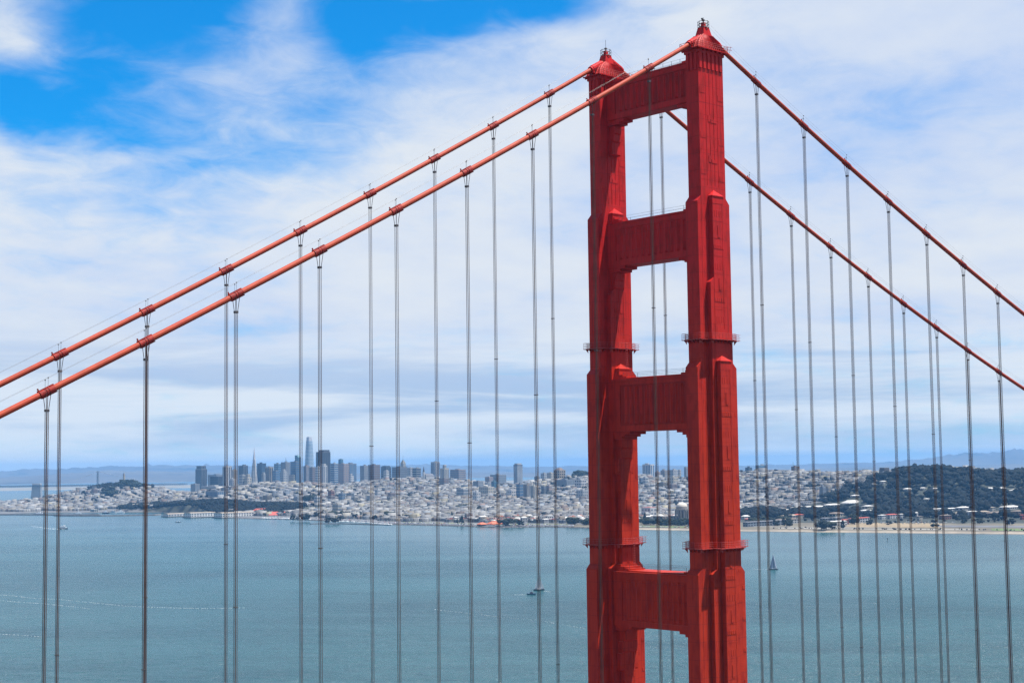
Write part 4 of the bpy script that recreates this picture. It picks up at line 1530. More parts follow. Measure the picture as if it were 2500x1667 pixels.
hall('E', 328, 450, 778, 3580, .5, 'steel', 'slate', 'grey long shed right of the small blue shed')
hall('E', 440, 520, 800, 3550, .5, 'red', 'red', 'short red roofed hut')
hall('E', 515, 735, 785, 3560, .2, 'white', 'red', 'long white row with a thin red roof before the dry field')
hall('E', 300, 500, 818, 3480, .25, 'white', 'pale', 'white low boat house behind the dark cypress group')
hall('E', 826, 910, 752, 3640, .5, 'white', 'pale', 'white house by the dry field, left wing')
hall('E', 900, 1030, 745, 3680, .4, 'white', 'red', 'white house with porch columns by the dry field')
hall('E', 1035, 1098, 742, 3690, .5, 'white', 'pale', 'white house by the dry field, right wing')
t = hall('E', 1222, 1242, 722, 3680, .5, 'white', 'pale', 'slim white tower like hut on the field edge', .5, 'tower', 'hut_tower', 12, 'n')
hall('E', 1232, 1290, 765, 3650, .5, 'cream', 'brown', 'low hut at the foot of the slim white tower like hut')
hall('E', 1362, 1500, 688, 3800, .3, 'white', 'pale', 'white row house under the dark wood, leftmost of its row')
hall('E', 1495, 1640, 684, 3830, .3, 'white', 'pale', 'white row house under the dark wood, middle of its row')
hall('E', 1640, 1790, 668, 3880, .5, 'white', 'pale', 'white gabled row house at the right end of its row')
hall('E', 1515, 1560, 720, 3740, .5, 'white', 'pale', 'small white cottage before the white row', .4)
hall('E', 1620, 1700, 722, 3720, .5, 'white', 'tan', 'white cottage beside the dark round cypress', .4)
hall('E', 1745, 1862, 712, 3720, .5, 'white', 'pale', 'white double house right of the dark round cypress')
hall('E', 1862, 1992, 712, 3690, .5, 'cream', 'tan', 'cream house with a tan roof before the brown barn')
hall('E', 1930, 2210, 724, 3600, .3, 'brown', 'brown', 'large brown roofed barn')
hall('E', 2206, 2352, 706, 3620, .6, 'brown', 'brown', 'second brown roofed barn at the right edge')
hall('E', 1985, 2050, 672, 3820, .5, 'cream', 'tan', 'small pink tan house above the barns')
hall('E', 2100, 2310, 658, 3850, .5, 'white', 'pale', 'long white house above the barns')
hall('E', 2310, 2352, 752, 3560, .5, 'red', 'red', 'red roofed hut at the right edge')
hall('E', 1465, 1590, 752, 3660, .5, 'brick', 'brown', 'low brick house behind the airfield')
for i, (a, b, y, lab) in enumerate(((1085, 1190, 474, 'white villa in the wood, left one'), (1255, 1330, 470, 'white villa in the wood, middle one'), (1385, 1470, 474, 'white villa in the wood, right one'),
                                    (1210, 1300, 556, 'pale roofed house low in the wood'), (1300, 1372, 580, 'small pale house low in the wood beside the pale roofed one'), (1050, 1090, 690, 'little white gabled house at the wood edge'),
                                    (1940, 2050, 470, 'pinkish houses in the wood at the right, first'), (2060, 2160, 466, 'pinkish house in the wood at the right, second'), (2200, 2352, 490, 'pale long house in the wood at the right edge'), (540, 640, 545, 'white house among trees left of the wood'), (845, 915, 398, 'white roofed house at the upper wood edge'))):
    hall('E', a, b, y, 4050 if y > 440 else 4400, .5, 'white' if i not in (6, 7) else 'pink', 'pale', lab, .16, 'house', 'villa', 6)

# ---- waterfront at the left: brick warehouses, sheds
hall('A', 572, 712, 826, 6950, .8, 'brick', 'brown', 'large reddish brick warehouse by the far water', .05)
hall('A', 786, 1032, 880, 6300, .9, 'brick', 'brown', 'long brick building below the hill houses', .05)
hall('A', 1130, 1592, 922, 5900, .94, 'brick', 'brown', 'very long brick factory near the aquatic cove', .05)
hall('A', 1540, 1770, 905, 5950, .9, 'dark', 'slate', 'dark low block right behind the long brick factory', .05)
hall('A', 1040, 1125, 950, 5750, .5, 'white', 'pale', 'white box shed left of the moored ships', .05)
hall('A', 740, 850, 925, 5900, .5, 'cream', 'tan', 'yellowish shed by the far wharf', .05)
hall('A', 0, 130, 885, 6900, .6, 'slate', 'slate', 'dark shed on the wharf at the left edge', .05)
hall('A', 50, 125, 905, 6500, .5, 'white', 'pale', 'white gabled shed on the wharf', .3)
hall('A', 0, 330, 960, 6050, .9, 'grey', 'tan', 'long grey pier shed at the left edge, nearest the water', .1, 'shed', 'pier_shed')
hall('A', 330, 520, 945, 6150, .9, 'stone', 'tan', 'grey pier shed right of the long one', .1, 'shed', 'pier_shed')
hall('A', 190, 300, 866, 7000, .5, 'white', 'pale', 'white roofed hall by the far water', .1)
hall('A', 1058, 1118, 690, 6900, .5, 'pale', 'grey', 'pale slab of flats on the left shoulder of the wooded hill', .02, 'apartment block', 'apartment_block')

# ---- pier sheds with red roofs behind


def pier_shed(xl, xr, yt, dist, f, label, zk='B', hh=11):
    p0, p1 = zp(zk, xl, yt), zp(zk, xr, yt)
    wpx = p1[0] - p0[0]
    c = at(p0[0] + f * wpx, p0[1], dist)
    rv = c - CAM
    dh = math.hypot(rv.x, rv.y)
    k = dist / FPX
    d_ = f * wpx * k / abs(rv.x / dh)
    w_ = (1 - f) * wpx * k / abs(rv.y / dh)
    gx, gy = c.x + w_ / 2, c.y + d_ / 2
    t = thing('pier_shed', label, 'shed', (gx, gy, 0), 0, 'white sheds on the piers')
    h = c.z
    MB().box(-w_ / 2 - 4, w_ / 2 + 40, -d_ / 2 - 4, d_ / 2 + 4, -2, 2.6).build('pier', ROCK, t)
    MB().box(-w_ / 2, w_ / 2, -d_ / 2, d_ / 2, 2.59, h - 2).build('wall', mat('white shed paint', (.66, .65, .62), .8, .06, .05), t)
    r_ = MB()
    r_.prism([(-d_ / 2 - .6, h - 2), (d_ / 2 + .6, h - 2), (d_ / 4, h), (-d_ / 4, h)], 'x', -w_ / 2 - .5, w_ / 2 + .5)
    r_.build('roof', ROOFM['tan'], t)
    windows(w_, d_, h - 3, 3.5, 'g', 2, t, WIN['dark'])
    return t


pier_shed(1870, 2118, 1003, 5120, .25, 'white pier shed with a tan roof, smallest and leftmost of the three', 'A')
pier_shed(0, 350, 992, 4990, .22, 'white pier shed with big doors, middle of the three')
pier_shed(345, 792, 992, 4900, .20, 'longest white pier shed with two rows of windows')
hall('B', 520, 745, 960, 5080, .3, 'white', 'red', 'long building with a bright red roof behind the longest pier shed', .3)
hall('B', 740, 1015, 965, 5000, .3, 'white', 'red', 'red roofed white building right of the longest pier shed', .3)
hall('B', 900, 1225, 990, 4880, .25, 'cream', 'red', 'low long red roofed building by the moored boats', .25)
hall('C', 1130, 1235, 1005, 3860, .4, 'brown', 'orange', 'club house with an orange roof on the shore, smaller left wing', .3, 'club house', 'club_house')
hall('C', 1225, 1418, 998, 3870, .35, 'brown', 'orange', 'club house with a wide orange roof on the shore', .28, 'club house', 'club_house')

# ---- bridge across the far bay
dist = 9550.0
t = thing('far_bridge', 'pale blue suspension bridge crossing the far bay at the left', 'bridge', (0, 0, 0))
c0, c1 = at(*zp('A', 365, 820), dist), at(*zp('A', 483, 662), dist)
cc = (at(*zp('A', 365, 740), dist) + at(*zp('A', 483, 740), dist)) / 2
hwid = (at(*zp('A', 365, 740), dist) - at(*zp('A', 483, 740), dist)).length / 2
rd = ray(*zp('A', 424, 740))
ang = math.atan2(-rd.x, rd.y) if False else math.atan2(rgt.y, rgt.x)
BB = mat('pale blue grey steel', (.20, .22, .25), .7, .1, .01)
ca_, sa_ = math.cos(ang), math.sin(ang)


def rotbox(m_, cx, cy, hx, hy, z0, z1, tp=1.0):
    vs = []
    for z, s in ((z0, 1), (z1, tp)):
        for ux, uy in ((-1, -1), (1, -1), (1, 1), (-1, 1)):
            a, b = ux * hx * s, uy * hy * s
            vs.append((cx + a * ca_ - b * sa_, cy + a * sa_ + b * ca_, z))
    m_.add(vs, [(0, 3, 2, 1), (4, 5, 6, 7), (0, 1, 5, 4), (1, 2, 6, 5), (2, 3, 7, 6), (3, 0, 4, 7)])


m_ = MB()
rotbox(m_, cc.x, cc.y, hwid, 20, 3, c1.z - 3, .82)
rotbox(m_, cc.x, cc.y, hwid * .82, 17, c1.z - 3, c1.z + 4, .9)
m_.build('anchorage', WM['grey'], t)
m_ = MB()
rotbox(m_, cc.x, cc.y, hwid * 1.2, 26, -1, 3.2)
m_.build('pier_base', WM['slate'], t)
dk0, dk1 = at(*zp('A', -1400, 676), dist), at(*zp('A', 2185, 684), dist)
dc = (dk0 + dk1) / 2
m_ = MB()
L = (dk1 - dk0).length / 2
zd = at(*zp('A', 424, 684), dist).z
rotbox(m_, dc.x, dc.y, L, 9, zd - 6, zd - 4.5)
rotbox(m_, dc.x, dc.y, L, 9.3, zd + 2.5, zd + 4)
for i in range(150):
    a = -L + 2 * L * i / 150
    rotbox(m_, dc.x + a * ca_, dc.y + a * sa_, 1.0, 9, zd - 4.6, zd + 2.6)
m_.build('deck', BB, t)
tb, tp_ = at(*zp('A', 1124, 735), dist), at(*zp('A', 1124, 516), dist)
hw = (at(*zp('A', 1112, 600), dist) - at(*zp('A', 1136, 600), dist)).length / 2
m_ = MB()
for s in (-1, 1):
    rotbox(m_, tb.x + s * hw * .75 * ca_, tb.y + s * hw * .75 * sa_, hw * .26, 6, 0, tp_.z)
z = 12
while z < tp_.z - 4:
    rotbox(m_, tb.x, tb.y, hw * .7, 4, z, z + 3)
    z += 17
rotbox(m_, tb.x, tb.y, hw * .95, 5, tp_.z - 3, tp_.z + .5)
m_.build('tower', BB, t)
m_ = MB()
for s, xe in ((-1, cc), (1, dk1)):
    pts = []
    for i in range(20):
        u = i / 19
        p = Vector((tb.x, tb.y, 0)).lerp(Vector((xe.x, xe.y, 0)), u)
        pts.append((p.x, p.y, tp_.z * (1 - u) ** 2 + zd * (1 - (1 - u) ** 2)))
    m_.tube(pts, .8, 4)
m_.build('cable', BB, t)
# ================================================================ streets of houses
PAL = np.array([(.70, .69, .67), (.66, .65, .62), (.62, .58, .50), (.55, .55, .55), (.45, .46, .48), (.52, .45, .36), (.66, .60, .42), (.36, .40, .46), (.42, .32, .26), (.30, .28, .27), (.50, .36, .30), (.28, .34, .42), (.58, .62, .66), (.74, .73, .71)])
PW = np.array([.17, .14, .10, .11, .08, .07, .05, .05, .04, .04, .03, .03, .05, .04])
ROOFC = np.array([(.30, .30, .30), (.20, .20, .21), (.42, .41, .39), (.17, .15, .14), (.26, .21, .17), (.50, .49, .46), (.34, .15, .10)])
ROOFC = ROOFC * .48
RW = np.array([.3, .2, .17, .1, .1, .1, .03])
H_ = []       # x0 x1 y0 y1 z0 h wall roof


def in_view(x, y, mpx=60):
    dx, dy = x - CAM.x, y - CAM.y
    a = np.arctan2(dx, dy)
    return np.abs(a - YAW) < math.atan((1250 + mpx) / FPX) + .002


def no_houses(x, y):
    a = np.arctan2(x - CAM.x, y - CAM.y)
    d = np.hypot(x - CAM.x, y - CAM.y)
    o = d - coast(a)
    lim = np.where(y > 4700, 70, np.where(y > 3900, 130, 150))
    bad = (o < lim) | (d > back(a) - 60)
    bad |= ((x - 2670) / 240) ** 2 + ((y - 4450) / 460) ** 2 < 1            # wooded point
    bad |= (y < park_edge(x)) & (x < 4420)                                           # wooded park
    bad |= ((x - 3150) / 165) ** 2 + ((y - 6197) / 150) ** 2 < 1             # wooded hill
    bad |= ((x - 4215) / 90) ** 2 + ((y - 4184) / 110) ** 2 < 1              # knoll
    bad |= ((x - top_rot[0]) / 170) ** 2 + ((y - top_rot[1]) / 110) ** 2 < 1  # lagoon park
    return bad


_p = at(*zp('D', 600, 900), 3950)
top_rot = (_p.x, _p.y)
BX, BY = 103.0, 146.0
gx = np.arange(2250, 8600, BX)
gy = np.arange(1200, 7800, BY)
hs = []
for bx in gx:
    for by in gy:
        cx_, cy_ = bx + BX / 2, by + BY / 2
        if not in_view(cx_, cy_, 360) or math.hypot(cx_ - CAM.x, cy_ - CAM.y) > 8700:
            continue
        dn = rng.random()
        big = rng.random()
        for row in (0, 1):
            y = by + 9
            while y < by + BY - 12:
                w = rng.uniform(7.2, 9.5) if big > .2 else rng.uniform(9, 22)
                dep = rng.uniform(17, 25)
                x0 = bx + 9 + rng.uniform(0, 1.5) if row == 0 else bx + BX - 9 - dep - rng.uniform(0, 1.5)
                h = rng.uniform(7.5, 11.5) if rng.random() < .86 else rng.uniform(12, 19)
                if rng.random() > .05:
                    hs.append((x0, x0 + dep, y, y + w - .25, h))
                y += w
        for row in (0, 1):
            x = bx + 36
            while x < bx + BX - 40:
                w = rng.uniform(7.5, 10)
                dep = rng.uniform(15, 22)
                y0 = by + 9 if row == 0 else by + BY - 9 - dep
                hs.append((x, x + w - .25, y0, y0 + dep, rng.uniform(7.5, 12)))
                x += w
hs = np.array(hs)
mx, my = (hs[:, 0] + hs[:, 1]) / 2, (hs[:, 2] + hs[:, 3]) / 2
keep = in_view(mx, my, 260) & ~no_houses(mx, my)
hs = hs[keep]
mx, my = mx[keep], my[keep]
hz_ = np.minimum(terr(hs[:, 0], hs[:, 2]), terr(hs[:, 1], hs[:, 3])) - .8
wallc = PAL[rng.choice(len(PAL), len(hs), p=PW / PW.sum())] * rng.uniform(.15, .42, (len(hs), 1))
# whole blocks share a tone
bt = 0.9 + .2 * np.sin(mx / 170 + my / 230) * np.sin(my / 145)
wallc = wallc * bt[:, None]
roofc = ROOFC[rng.choice(len(ROOFC), len(hs), p=RW / RW.sum())]
dd = np.hypot(mx - CAM.x, my - CAM.y)
order = np.argsort(dd + np.where(in_view(mx, my, -10), 0, 50000))
near_i = order[:300]
far_i = order[300:]
HOUSEM = painted('painted house walls and roofs', .8, .12, .08)


def house_arrays(ix):
    n = len(ix)
    x0, x1, y0, y1 = hs[ix, 0], hs[ix, 1], hs[ix, 2], hs[ix, 3]
    z0, z1 = hz_[ix], hz_[ix] + hs[ix, 4] + .8
    # wall box with a recessed dark window band on the two street sides and a parapet roof
    v = np.stack([np.stack([x0, y0, z0], -1), np.stack([x1, y0, z0], -1), np.stack([x1, y1, z0], -1), np.stack([x0, y1, z0], -1),
                  np.stack([x0, y0, z1], -1), np.stack([x1, y0, z1], -1), np.stack([x1, y1, z1], -1), np.stack([x0, y1, z1], -1)], 1)
    f = np.array([(4, 5, 6, 7), (0, 1, 5, 4), (1, 2, 6, 5), (2, 3, 7, 6), (3, 0, 4, 7)])
    V_ = [v.reshape(-1, 3)]
    F_ = [(np.arange(n)[:, None, None] * 8 + f[None]).reshape(-1, 4)]
    c = np.repeat(wallc[ix][:, None, :], 5, 1)
    c[:, 0] = roofc[ix]
    C_ = [c.reshape(-1, 3)]
    base = n * 8
    # window strips, proud by 8 cm, on north and west sides
    for st in range(2):
        for side in (0, 1):
            zz0 = z0 + 1.6 + st * 3.6 + .8
            zz1 = zz0 + 1.7
            e = .10
            for part in (0, 1):
                if side == 0:
                    a = y0 + (y1 - y0) * (.14 + .44 * part)
                    b = a + (y1 - y0) * .28
                    q = np.stack([np.stack([x0 - e, b, zz0], -1), np.stack([x0 - e, a, zz0], -1), np.stack([x0 - e, a, zz1], -1), np.stack([x0 - e, b, zz1], -1)], 1)
                else:
                    a = x0 + (x1 - x0) * (.12 + .45 * part)
                    b = a + (x1 - x0) * .25
                    q = np.stack([np.stack([a, y0 - e, zz0], -1), np.stack([b, y0 - e, zz0], -1), np.stack([b, y0 - e, zz1], -1), np.stack([a, y0 - e, zz1], -1)], 1)
                V_.append(q.reshape(-1, 3))
                F_.append(base + np.arange(n * 4).reshape(n, 4))
                C_.append(np.tile([.05, .06, .07], (n, 1)))
                base += n * 4
    return np.concatenate(V_), np.concatenate(F_), np.concatenate(C_)


fa = far_i[dd[far_i] < 6100]
fb = far_i[dd[far_i] >= 6100]
Vh, Fh, Ch = house_arrays(fa)
nb = len(fb)
Vb, Fb, Cb = house_arrays(fb)
Vb, Fb, Cb = Vb[:nb * 8], Fb[:nb * 5], Cb[:nb * 5]
Fb = Fb + len(Vh)
hm_ = link('houses', fast_mesh('houses', np.concatenate([Vh, Vb]), np.concatenate([Fh, Fb]), np.concatenate([Ch, Cb])), HOUSEM)
hm_['label'] = 'thousands of small pale houses packed over the city slopes'
hm_['category'] = 'houses'
kind(hm_, 'stuff')
def place_words(x, y):
    """which landmark a house on the slopes lies in front of"""
    v = Vector((x, y, 20)) - CAM
    px = 1250 + FPX * v.dot(rgt) / v.dot(fwd)
    for lim, w in ((430, 'below the wooded tower hill'), (620, 'behind the white pier sheds'), (790, 'below the pyramid and the tallest tower'), (930, 'below the wide brown hotel'), (1060, 'below the cream tower with a raised centre'),
                   (1180, 'below the gap to the far bay'), (1300, 'below the lone tall pale tower'), (1440, 'below the wooded knoll'), (1700, 'seen between the bridge legs'), (1960, 'just right of the bridge'), (9999, 'left of the wooded park')):
        if px < lim:
            return w


# the 300 nearest are things of their own: 10 pastel house meshes, placed and sized one by one
protos = []
for i in range(10):
    wcol = PAL[i] * .44
    m_ = bpy.data.materials.new('house paint %d' % i)
    m_.use_nodes = True
    m_.node_tree.nodes['Principled BSDF'].inputs['Base Color'].default_value = (*wcol, 1)
    m_.node_tree.nodes['Principled BSDF'].inputs['Roughness'].default_value = .8
    b = MB()
    b.box(-.5, .5, -.5, .5, 0, 1)
    for y in (-.46, .06):
        b.box(-.535, -.49, y, y + .38, .32, .93)       # bay fronts
    b.box(-.5, .5, -.515, -.49, .9, 1.0)
    wall = b.mesh('house wall')
    wall.materials.append(m_)
    r_ = MB()
    if i % 3 == 0:
        r_.add([(-.52, -.5, 1), (.52, -.5, 1), (.52, .5, 1), (-.52, .5, 1), (-.25, 0, 1.18), (.25, 0, 1.18)], [(0, 1, 5, 4), (1, 2, 5), (2, 3, 4, 5), (3, 0, 4)])
    else:
        r_.box(-.48, .48, -.48, .48, .995, 1.03)
        r_.box(.1, .3, -.2, .1, 1.02, 1.15)
    roof = r_.mesh('house roof')
    roof.materials.append(list(ROOFM.values())[[0, 3, 2, 4, 1, 5, 6, 0, 3, 4][i]])
    w_ = MB()
    for z in (.38, .68):
        for y in (-.43, .09):
            w_.box(-.545, -.53, y, y + .32, z, z + .18)
        for x in (-.4, -.1, .2):
            w_.box(x, x + .16, -.512, -.495, z, z + .18)
    win = w_.mesh('house windows')
    win.materials.append(WIN['dark'])
    protos.append((wall, roof, win))
for n, i in enumerate(near_i):
    v = int(rng.integers(0, 10))
    w, r, q = protos[v]
    word = ['white', 'off white', 'cream', 'light grey', 'blue grey', 'sand coloured', 'yellow', 'slate blue', 'brown', 'dark brown'][v] + (' pitched roof' if v % 3 == 0 else ' flat roofed')
    spot = place_words(mx[i], my[i])
    o = bpy.data.objects.new('row_house', w)
    COL.objects.link(o)
    sx, sy, sz = hs[i, 1] - hs[i, 0], hs[i, 3] - hs[i, 2], hs[i, 4] + .8
    o.location = (mx[i], my[i], hz_[i])
    o.scale = (sx, sy, sz)
    tag(o, '%s row house near shore %s' % (word, spot), 'house', '%s row houses near shore %s' % (word, spot))
    for nm, me in (('roof', r), ('windows', q)):
        c = bpy.data.objects.new(nm, me)
        COL.objects.link(c)
        c.parent = o
        if nm == 'windows':
            c['kind'] = 'stuff'

# ---------------------------------------------------------------- mid-rise blocks scattered over the hills


cand = rng.choice(np.where((dd > 5000) & (dd < 7900) & (hz_ > 22) & (hz_ < 84))[0], 120, replace=False)
mids = []
for v in range(8):
    wall = ['white', 'pale', 'cream', 'grey', 'tan', 'steel', 'pink', 'white'][v]
    b = MB()
    b.box(-.5, .5, -.5, .5, 0, 1)
    me = b.mesh('mid rise wall')
    me.materials.append(WM[wall])
    w_ = MB()
    for k in range(7):
        z = .08 + k * .13
        for j in range(4):
            w_.box(-.52, -.49, -.44 + j * .23, -.30 + j * .23, z, z + .075)
            w_.box(-.44 + j * .23, -.30 + j * .23, -.52, -.49, z, z + .075)
    wme = w_.mesh('mid rise windows')
    wme.materials.append(WIN['mid' if v % 2 else 'dark'])
    rme = MB().box(-.47, .47, -.47, .47, .995, 1.015).box(-.15, .2, -.2, .1, 1.01, 1.12).mesh('mid rise roof')
    rme.materials.append(ROOFM['grey'])
    mids.append((me, wme, rme))
for i in cand:
    q = int(rng.integers(0, 8))
    me, wme, rme = mids[q]
    word = ['white', 'pale grey', 'cream', 'dark grey', 'tan', 'blue grey', 'pinkish', 'white'][q]
    spot = place_words(mx[i], my[i])
    o = bpy.data.objects.new('apartment_block', me)
    COL.objects.link(o)
    o.location = (mx[i], my[i], hz_[i] - 1)
    o.scale = (rng.uniform(15, 30), rng.uniform(15, 30), rng.uniform(16, 30))
    tag(o, '%s mid rise block %s' % (word, spot), 'apartment block', '%s mid rise blocks %s' % (word, spot))
    for nm, m2 in (('windows', wme), ('roof', rme)):
        c = bpy.data.objects.new(nm, m2)
        COL.objects.link(c)
        c.parent = o
        if nm == 'windows':
            c['kind'] = 'stuff'

# ================================================================ trees
FOL = []
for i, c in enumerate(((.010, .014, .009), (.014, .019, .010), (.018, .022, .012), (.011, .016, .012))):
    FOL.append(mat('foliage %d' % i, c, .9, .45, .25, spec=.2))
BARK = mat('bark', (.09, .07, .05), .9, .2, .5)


def ico(seed, sub=1, amp=.32):
    t = (1 + 5 ** .5) / 2
    v = [Vector(p).normalized() for p in ((-1, t, 0), (1, t, 0), (-1, -t, 0), (1, -t, 0), (0, -1, t), (0, 1, t), (0, -1, -t), (0, 1, -t), (t, 0, -1), (t, 0, 1), (-t, 0, -1), (-t, 0, 1))]
    f = [(0, 11, 5), (0, 5, 1), (0, 1, 7), (0, 7, 10), (0, 10, 11), (1, 5, 9), (5, 11, 4), (11, 10, 2), (10, 7, 6), (7, 1, 8), (3, 9, 4), (3, 4, 2), (3, 2, 6), (3, 6, 8), (3, 8, 9), (4, 9, 5), (2, 4, 11), (6, 2, 10), (8, 6, 7), (9, 8, 1)]
    for _ in range(sub):
        mid = {}
        nf = []

        def mp(a, b):
            k = (min(a, b), max(a, b))
            if k not in mid:
                mid[k] = len(v)
                v.append(((v[a] + v[b]) / 2).normalized())
            return mid[k]
        for a, b, c in f:
            x, y, z = mp(a, b), mp(b, c), mp(c, a)
            nf += [(a, x, z), (b, y, x), (c, z, y), (x, y, z)]
        f = nf
    r_ = random.Random(seed)
    v = [p * (1 + r_.uniform(-amp, amp)) for p in v]
    return v, f


def crown_mesh(seed, wide=1.0, cone=False):
    """a crown of many leaf clumps with gaps between them; about 1 high, base at z = 0"""
    r_ = random.Random(seed)
    m_ = MB()
    n = 11
    for k in range(n):
        a = r_.uniform(0, 2 * math.pi)
        z = r_.uniform(.25, .88)
        rad = (.40 * (1 - (2 * z - 1.05) ** 2) ** .5 if not cone else .36 * (1.05 - z)) * wide
        q = r_.uniform(.4, 1.0)
        s = r_.uniform(.14, .24) * (1 if not cone else .8)
        v, f = ico(seed * 31 + k, 1, .3)
        m_.add([(p.x * s * wide + math.cos(a) * rad * q, p.y * s * wide + math.sin(a) * rad * q, z + p.z * s * .8) for p in v], f)
    # leaf sprays round the clumps
    for k in range(90):
        a = r_.uniform(0, 2 * math.pi)
        z = r_.uniform(.12, 1.0)
        rad = (.50 * max(.02, 1 - (2 * z - 1.05) ** 2) ** .5 if not cone else .42 * (1.08 - z)) * wide * r_.uniform(.8, 1.08)
        c = Vector((math.cos(a) * rad, math.sin(a) * rad, z))
        s = r_.uniform(.03, .06)
        d1 = Vector((r_.uniform(-1, 1), r_.uniform(-1, 1), r_.uniform(-.6, .6))).normalized() * s
        d2 = Vector((r_.uniform(-1, 1), r_.uniform(-1, 1), r_.uniform(-.6, .6))).normalized() * s
        m_.add([c - d1, c + d2, c + d1, c - d2], [(0, 1, 2, 3)])
    return m_.mesh('crown')


CROWNS = []
for i in range(8):
    me = crown_mesh(i + 1, [1.15, 1.5, 1.0, 1.3, .7, 1.6, 1.1, .55][i], i in (4, 7))
    me.materials.append(FOL[i % 4])
    CROWNS.append(me)
TR = MB().tube([(0, 0, -.03), (0, 0, .2), (.02, .01, .45)], [.045, .035, .02], 6)
TR.bar((0, 0, .2), (.12, .08, .42), .018, 4)
TR.bar((0, 0, .2), (-.1, -.09, .45), .018, 4)
TRUNK = TR.mesh('trunk')
TRUNK.materials.append(BARK)


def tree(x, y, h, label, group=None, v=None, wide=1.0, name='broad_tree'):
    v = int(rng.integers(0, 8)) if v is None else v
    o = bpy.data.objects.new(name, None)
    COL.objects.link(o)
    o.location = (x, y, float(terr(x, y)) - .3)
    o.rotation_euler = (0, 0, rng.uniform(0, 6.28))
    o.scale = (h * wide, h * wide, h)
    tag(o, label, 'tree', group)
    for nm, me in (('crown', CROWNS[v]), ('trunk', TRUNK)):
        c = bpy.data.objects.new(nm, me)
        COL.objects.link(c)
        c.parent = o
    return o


def tree_px(zk, x, y, dist, hpx, label, v=0, wide=1.0, group=None, name='broad_tree'):
    p = at(*zp(zk, x, y), dist)
    s = ZM[zk][2]
    return tree(p.x, p.y, hpx / s * dist / FPX, label, group, v, wide, name)


for a in (('E', 235, 918, 3420, 110, 'dark cypress at the left of the shore clump behind the beach', 3, 1.0), ('E', 290, 918, 3430, 95, 'wide dark cypress in the middle of the shore clump behind the beach', 5, 1.0), ('E', 345, 918, 3440, 80, 'low dark cypress at the right of the shore clump behind the beach', 1, 1.0),
          ('E', 462, 910, 3440, 95, 'single dark pointed tree right of the shore clump', 4, 1.1), ('E', 580, 770, 3700, 110, 'tall dark tree before the white gabled hall', 2, 1.0), ('E', 370, 725, 3760, 60, 'pointed dark tree before the pale hall', 4, 1.0),
          ('E', 1705, 770, 3720, 95, 'round dark cypress between the white houses', 0, 1.2), ('E', 740, 770, 3680, 60, 'dark tree right of the two storey white house', 0, 1.2), ('E', 940, 785, 3660, 45, 'low round tree before the porch columns', 1, 1.0), ('E', 1420, 885, 3500, 45, 'dark bush like tree on the beach grass by the airfield', 5, 1.2),
          ('E', 2200, 760, 3640, 70, 'dark round tree between the barns', 0, 1.2), ('E', 1885, 760, 3700, 60, 'dark tree left of the large brown barn', 2, 1.2),
          ('B', 1795, 965, 4350, 60, 'round dark tree on the shore lawn beside the long cream building', 0, 1.2), ('B', 1655, 1030, 4200, 70, 'round dark tree on the marina lawn, left of a pair', 0, 1.25), ('B', 1735, 1025, 4200, 65, 'round dark tree on the marina lawn, right of a pair', 3, 1.2),
          ('B', 1300, 1060, 4450, 45, 'small dark tree by the moored boats', 0, 1.0), ('B', 1245, 1040, 4480, 60, 'dark tree at the end of the low red roofed building', 2, 1.0), ('B', 1385, 1030, 4450, 80, 'dark tree behind the parked cars', 3, 1.2), ('B', 1440, 770, 5750, 100, 'wide dark tree group on the slope under the slim pinkish tower', 5, 1.1),
          ('C', 925, 930, 4000, 55, 'pointed dark tree among the marina houses', 4, 1.0), ('C', 972, 980, 3960, 90, 'tall dark tree at the end of a marina street', 7, 1.5), ('C', 1400, 1015, 3830, 70, 'dark tree with a flat top beside the club house', 5, 1.1), ('C', 1460, 1020, 3840, 75, 'dark flat topped tree right of the club house', 1, 1.1), ('C', 1530, 1020, 3850, 65, 'wide dark tree second right of the club house', 5, 1.1), ('C', 1590, 1045, 3820, 60, 'low dark tree third right of the club house', 0, 1.1),
          ('C', 838, 860, 4450, 60, 'dark hump shaped tree above the marina houses', 5, 1.0), ('C', 222, 870, 4500, 75, 'large dark tree group among marina houses at the left', 5, 1.2), ('C', 990, 745, 5150, 60, 'broad dark grove tree on the slope, left of two', 5, 1.6), ('C', 1135, 785, 4950, 65, 'dark round tree on the slope, right of two', 0, 1.2), ('C', 2085, 545, 6100, 50, 'dark tree beside the domed brown hilltop tower', 0, 1.1), ('C', 420, 895, 4250, 40, 'small dark round tree among the marina roofs', 0, 1.1), ('C', 640, 665, 5700, 40, 'flat dark tree patch on the slope', 5, 1.4),
          ('D', 175, 960, 3900, 130, 'tall narrow dark cypress left of the exhibition hall', 7, .9), ('D', 1950, 760, 4000, 90, 'round dark tree behind the slate roofed barracks', 0, 1.2), ('D', 490, 1000, 3760, 70, 'dark tree between the two stone halls', 0, 1.0), ('D', 570, 985, 3770, 60, 'dark tree before the colonnade hall', 2, 1.0)):
    tree_px(*a)

# hilltop groves: each tree a thing
for (zk, x0, x1, yb, dist, n, lab, grp, hh) in (('A', 1350, 1625, 700, 7150, 26, 'dark tree of the grove around the pale round tower', 'grove round the hilltop tower', (12, 19)), ('A', 1180, 1345, 718, 7000, 12, 'dark tree on the left shoulder of the tower hill', 'trees on the left shoulder of the tower hill', (12, 17)),
                                           ('C', 2137, 2280, 498, 6230, 16, 'dark tree on the wooded knoll left of the farther leg', 'trees on the wooded knoll', (14, 22))):
    for k in range(n):
        u = (k + rng.uniform(.1, .9)) / n
        p = at(*zp(zk, x0 + (x1 - x0) * u, yb), dist + rng.uniform(-60, 60))
        bump = 1.0 + .55 * math.sin(math.pi * u)
        tree(p.x, p.y, rng.uniform(*hh) * bump, lab, grp, int(rng.choice([0, 1, 3, 5])), 1.15)
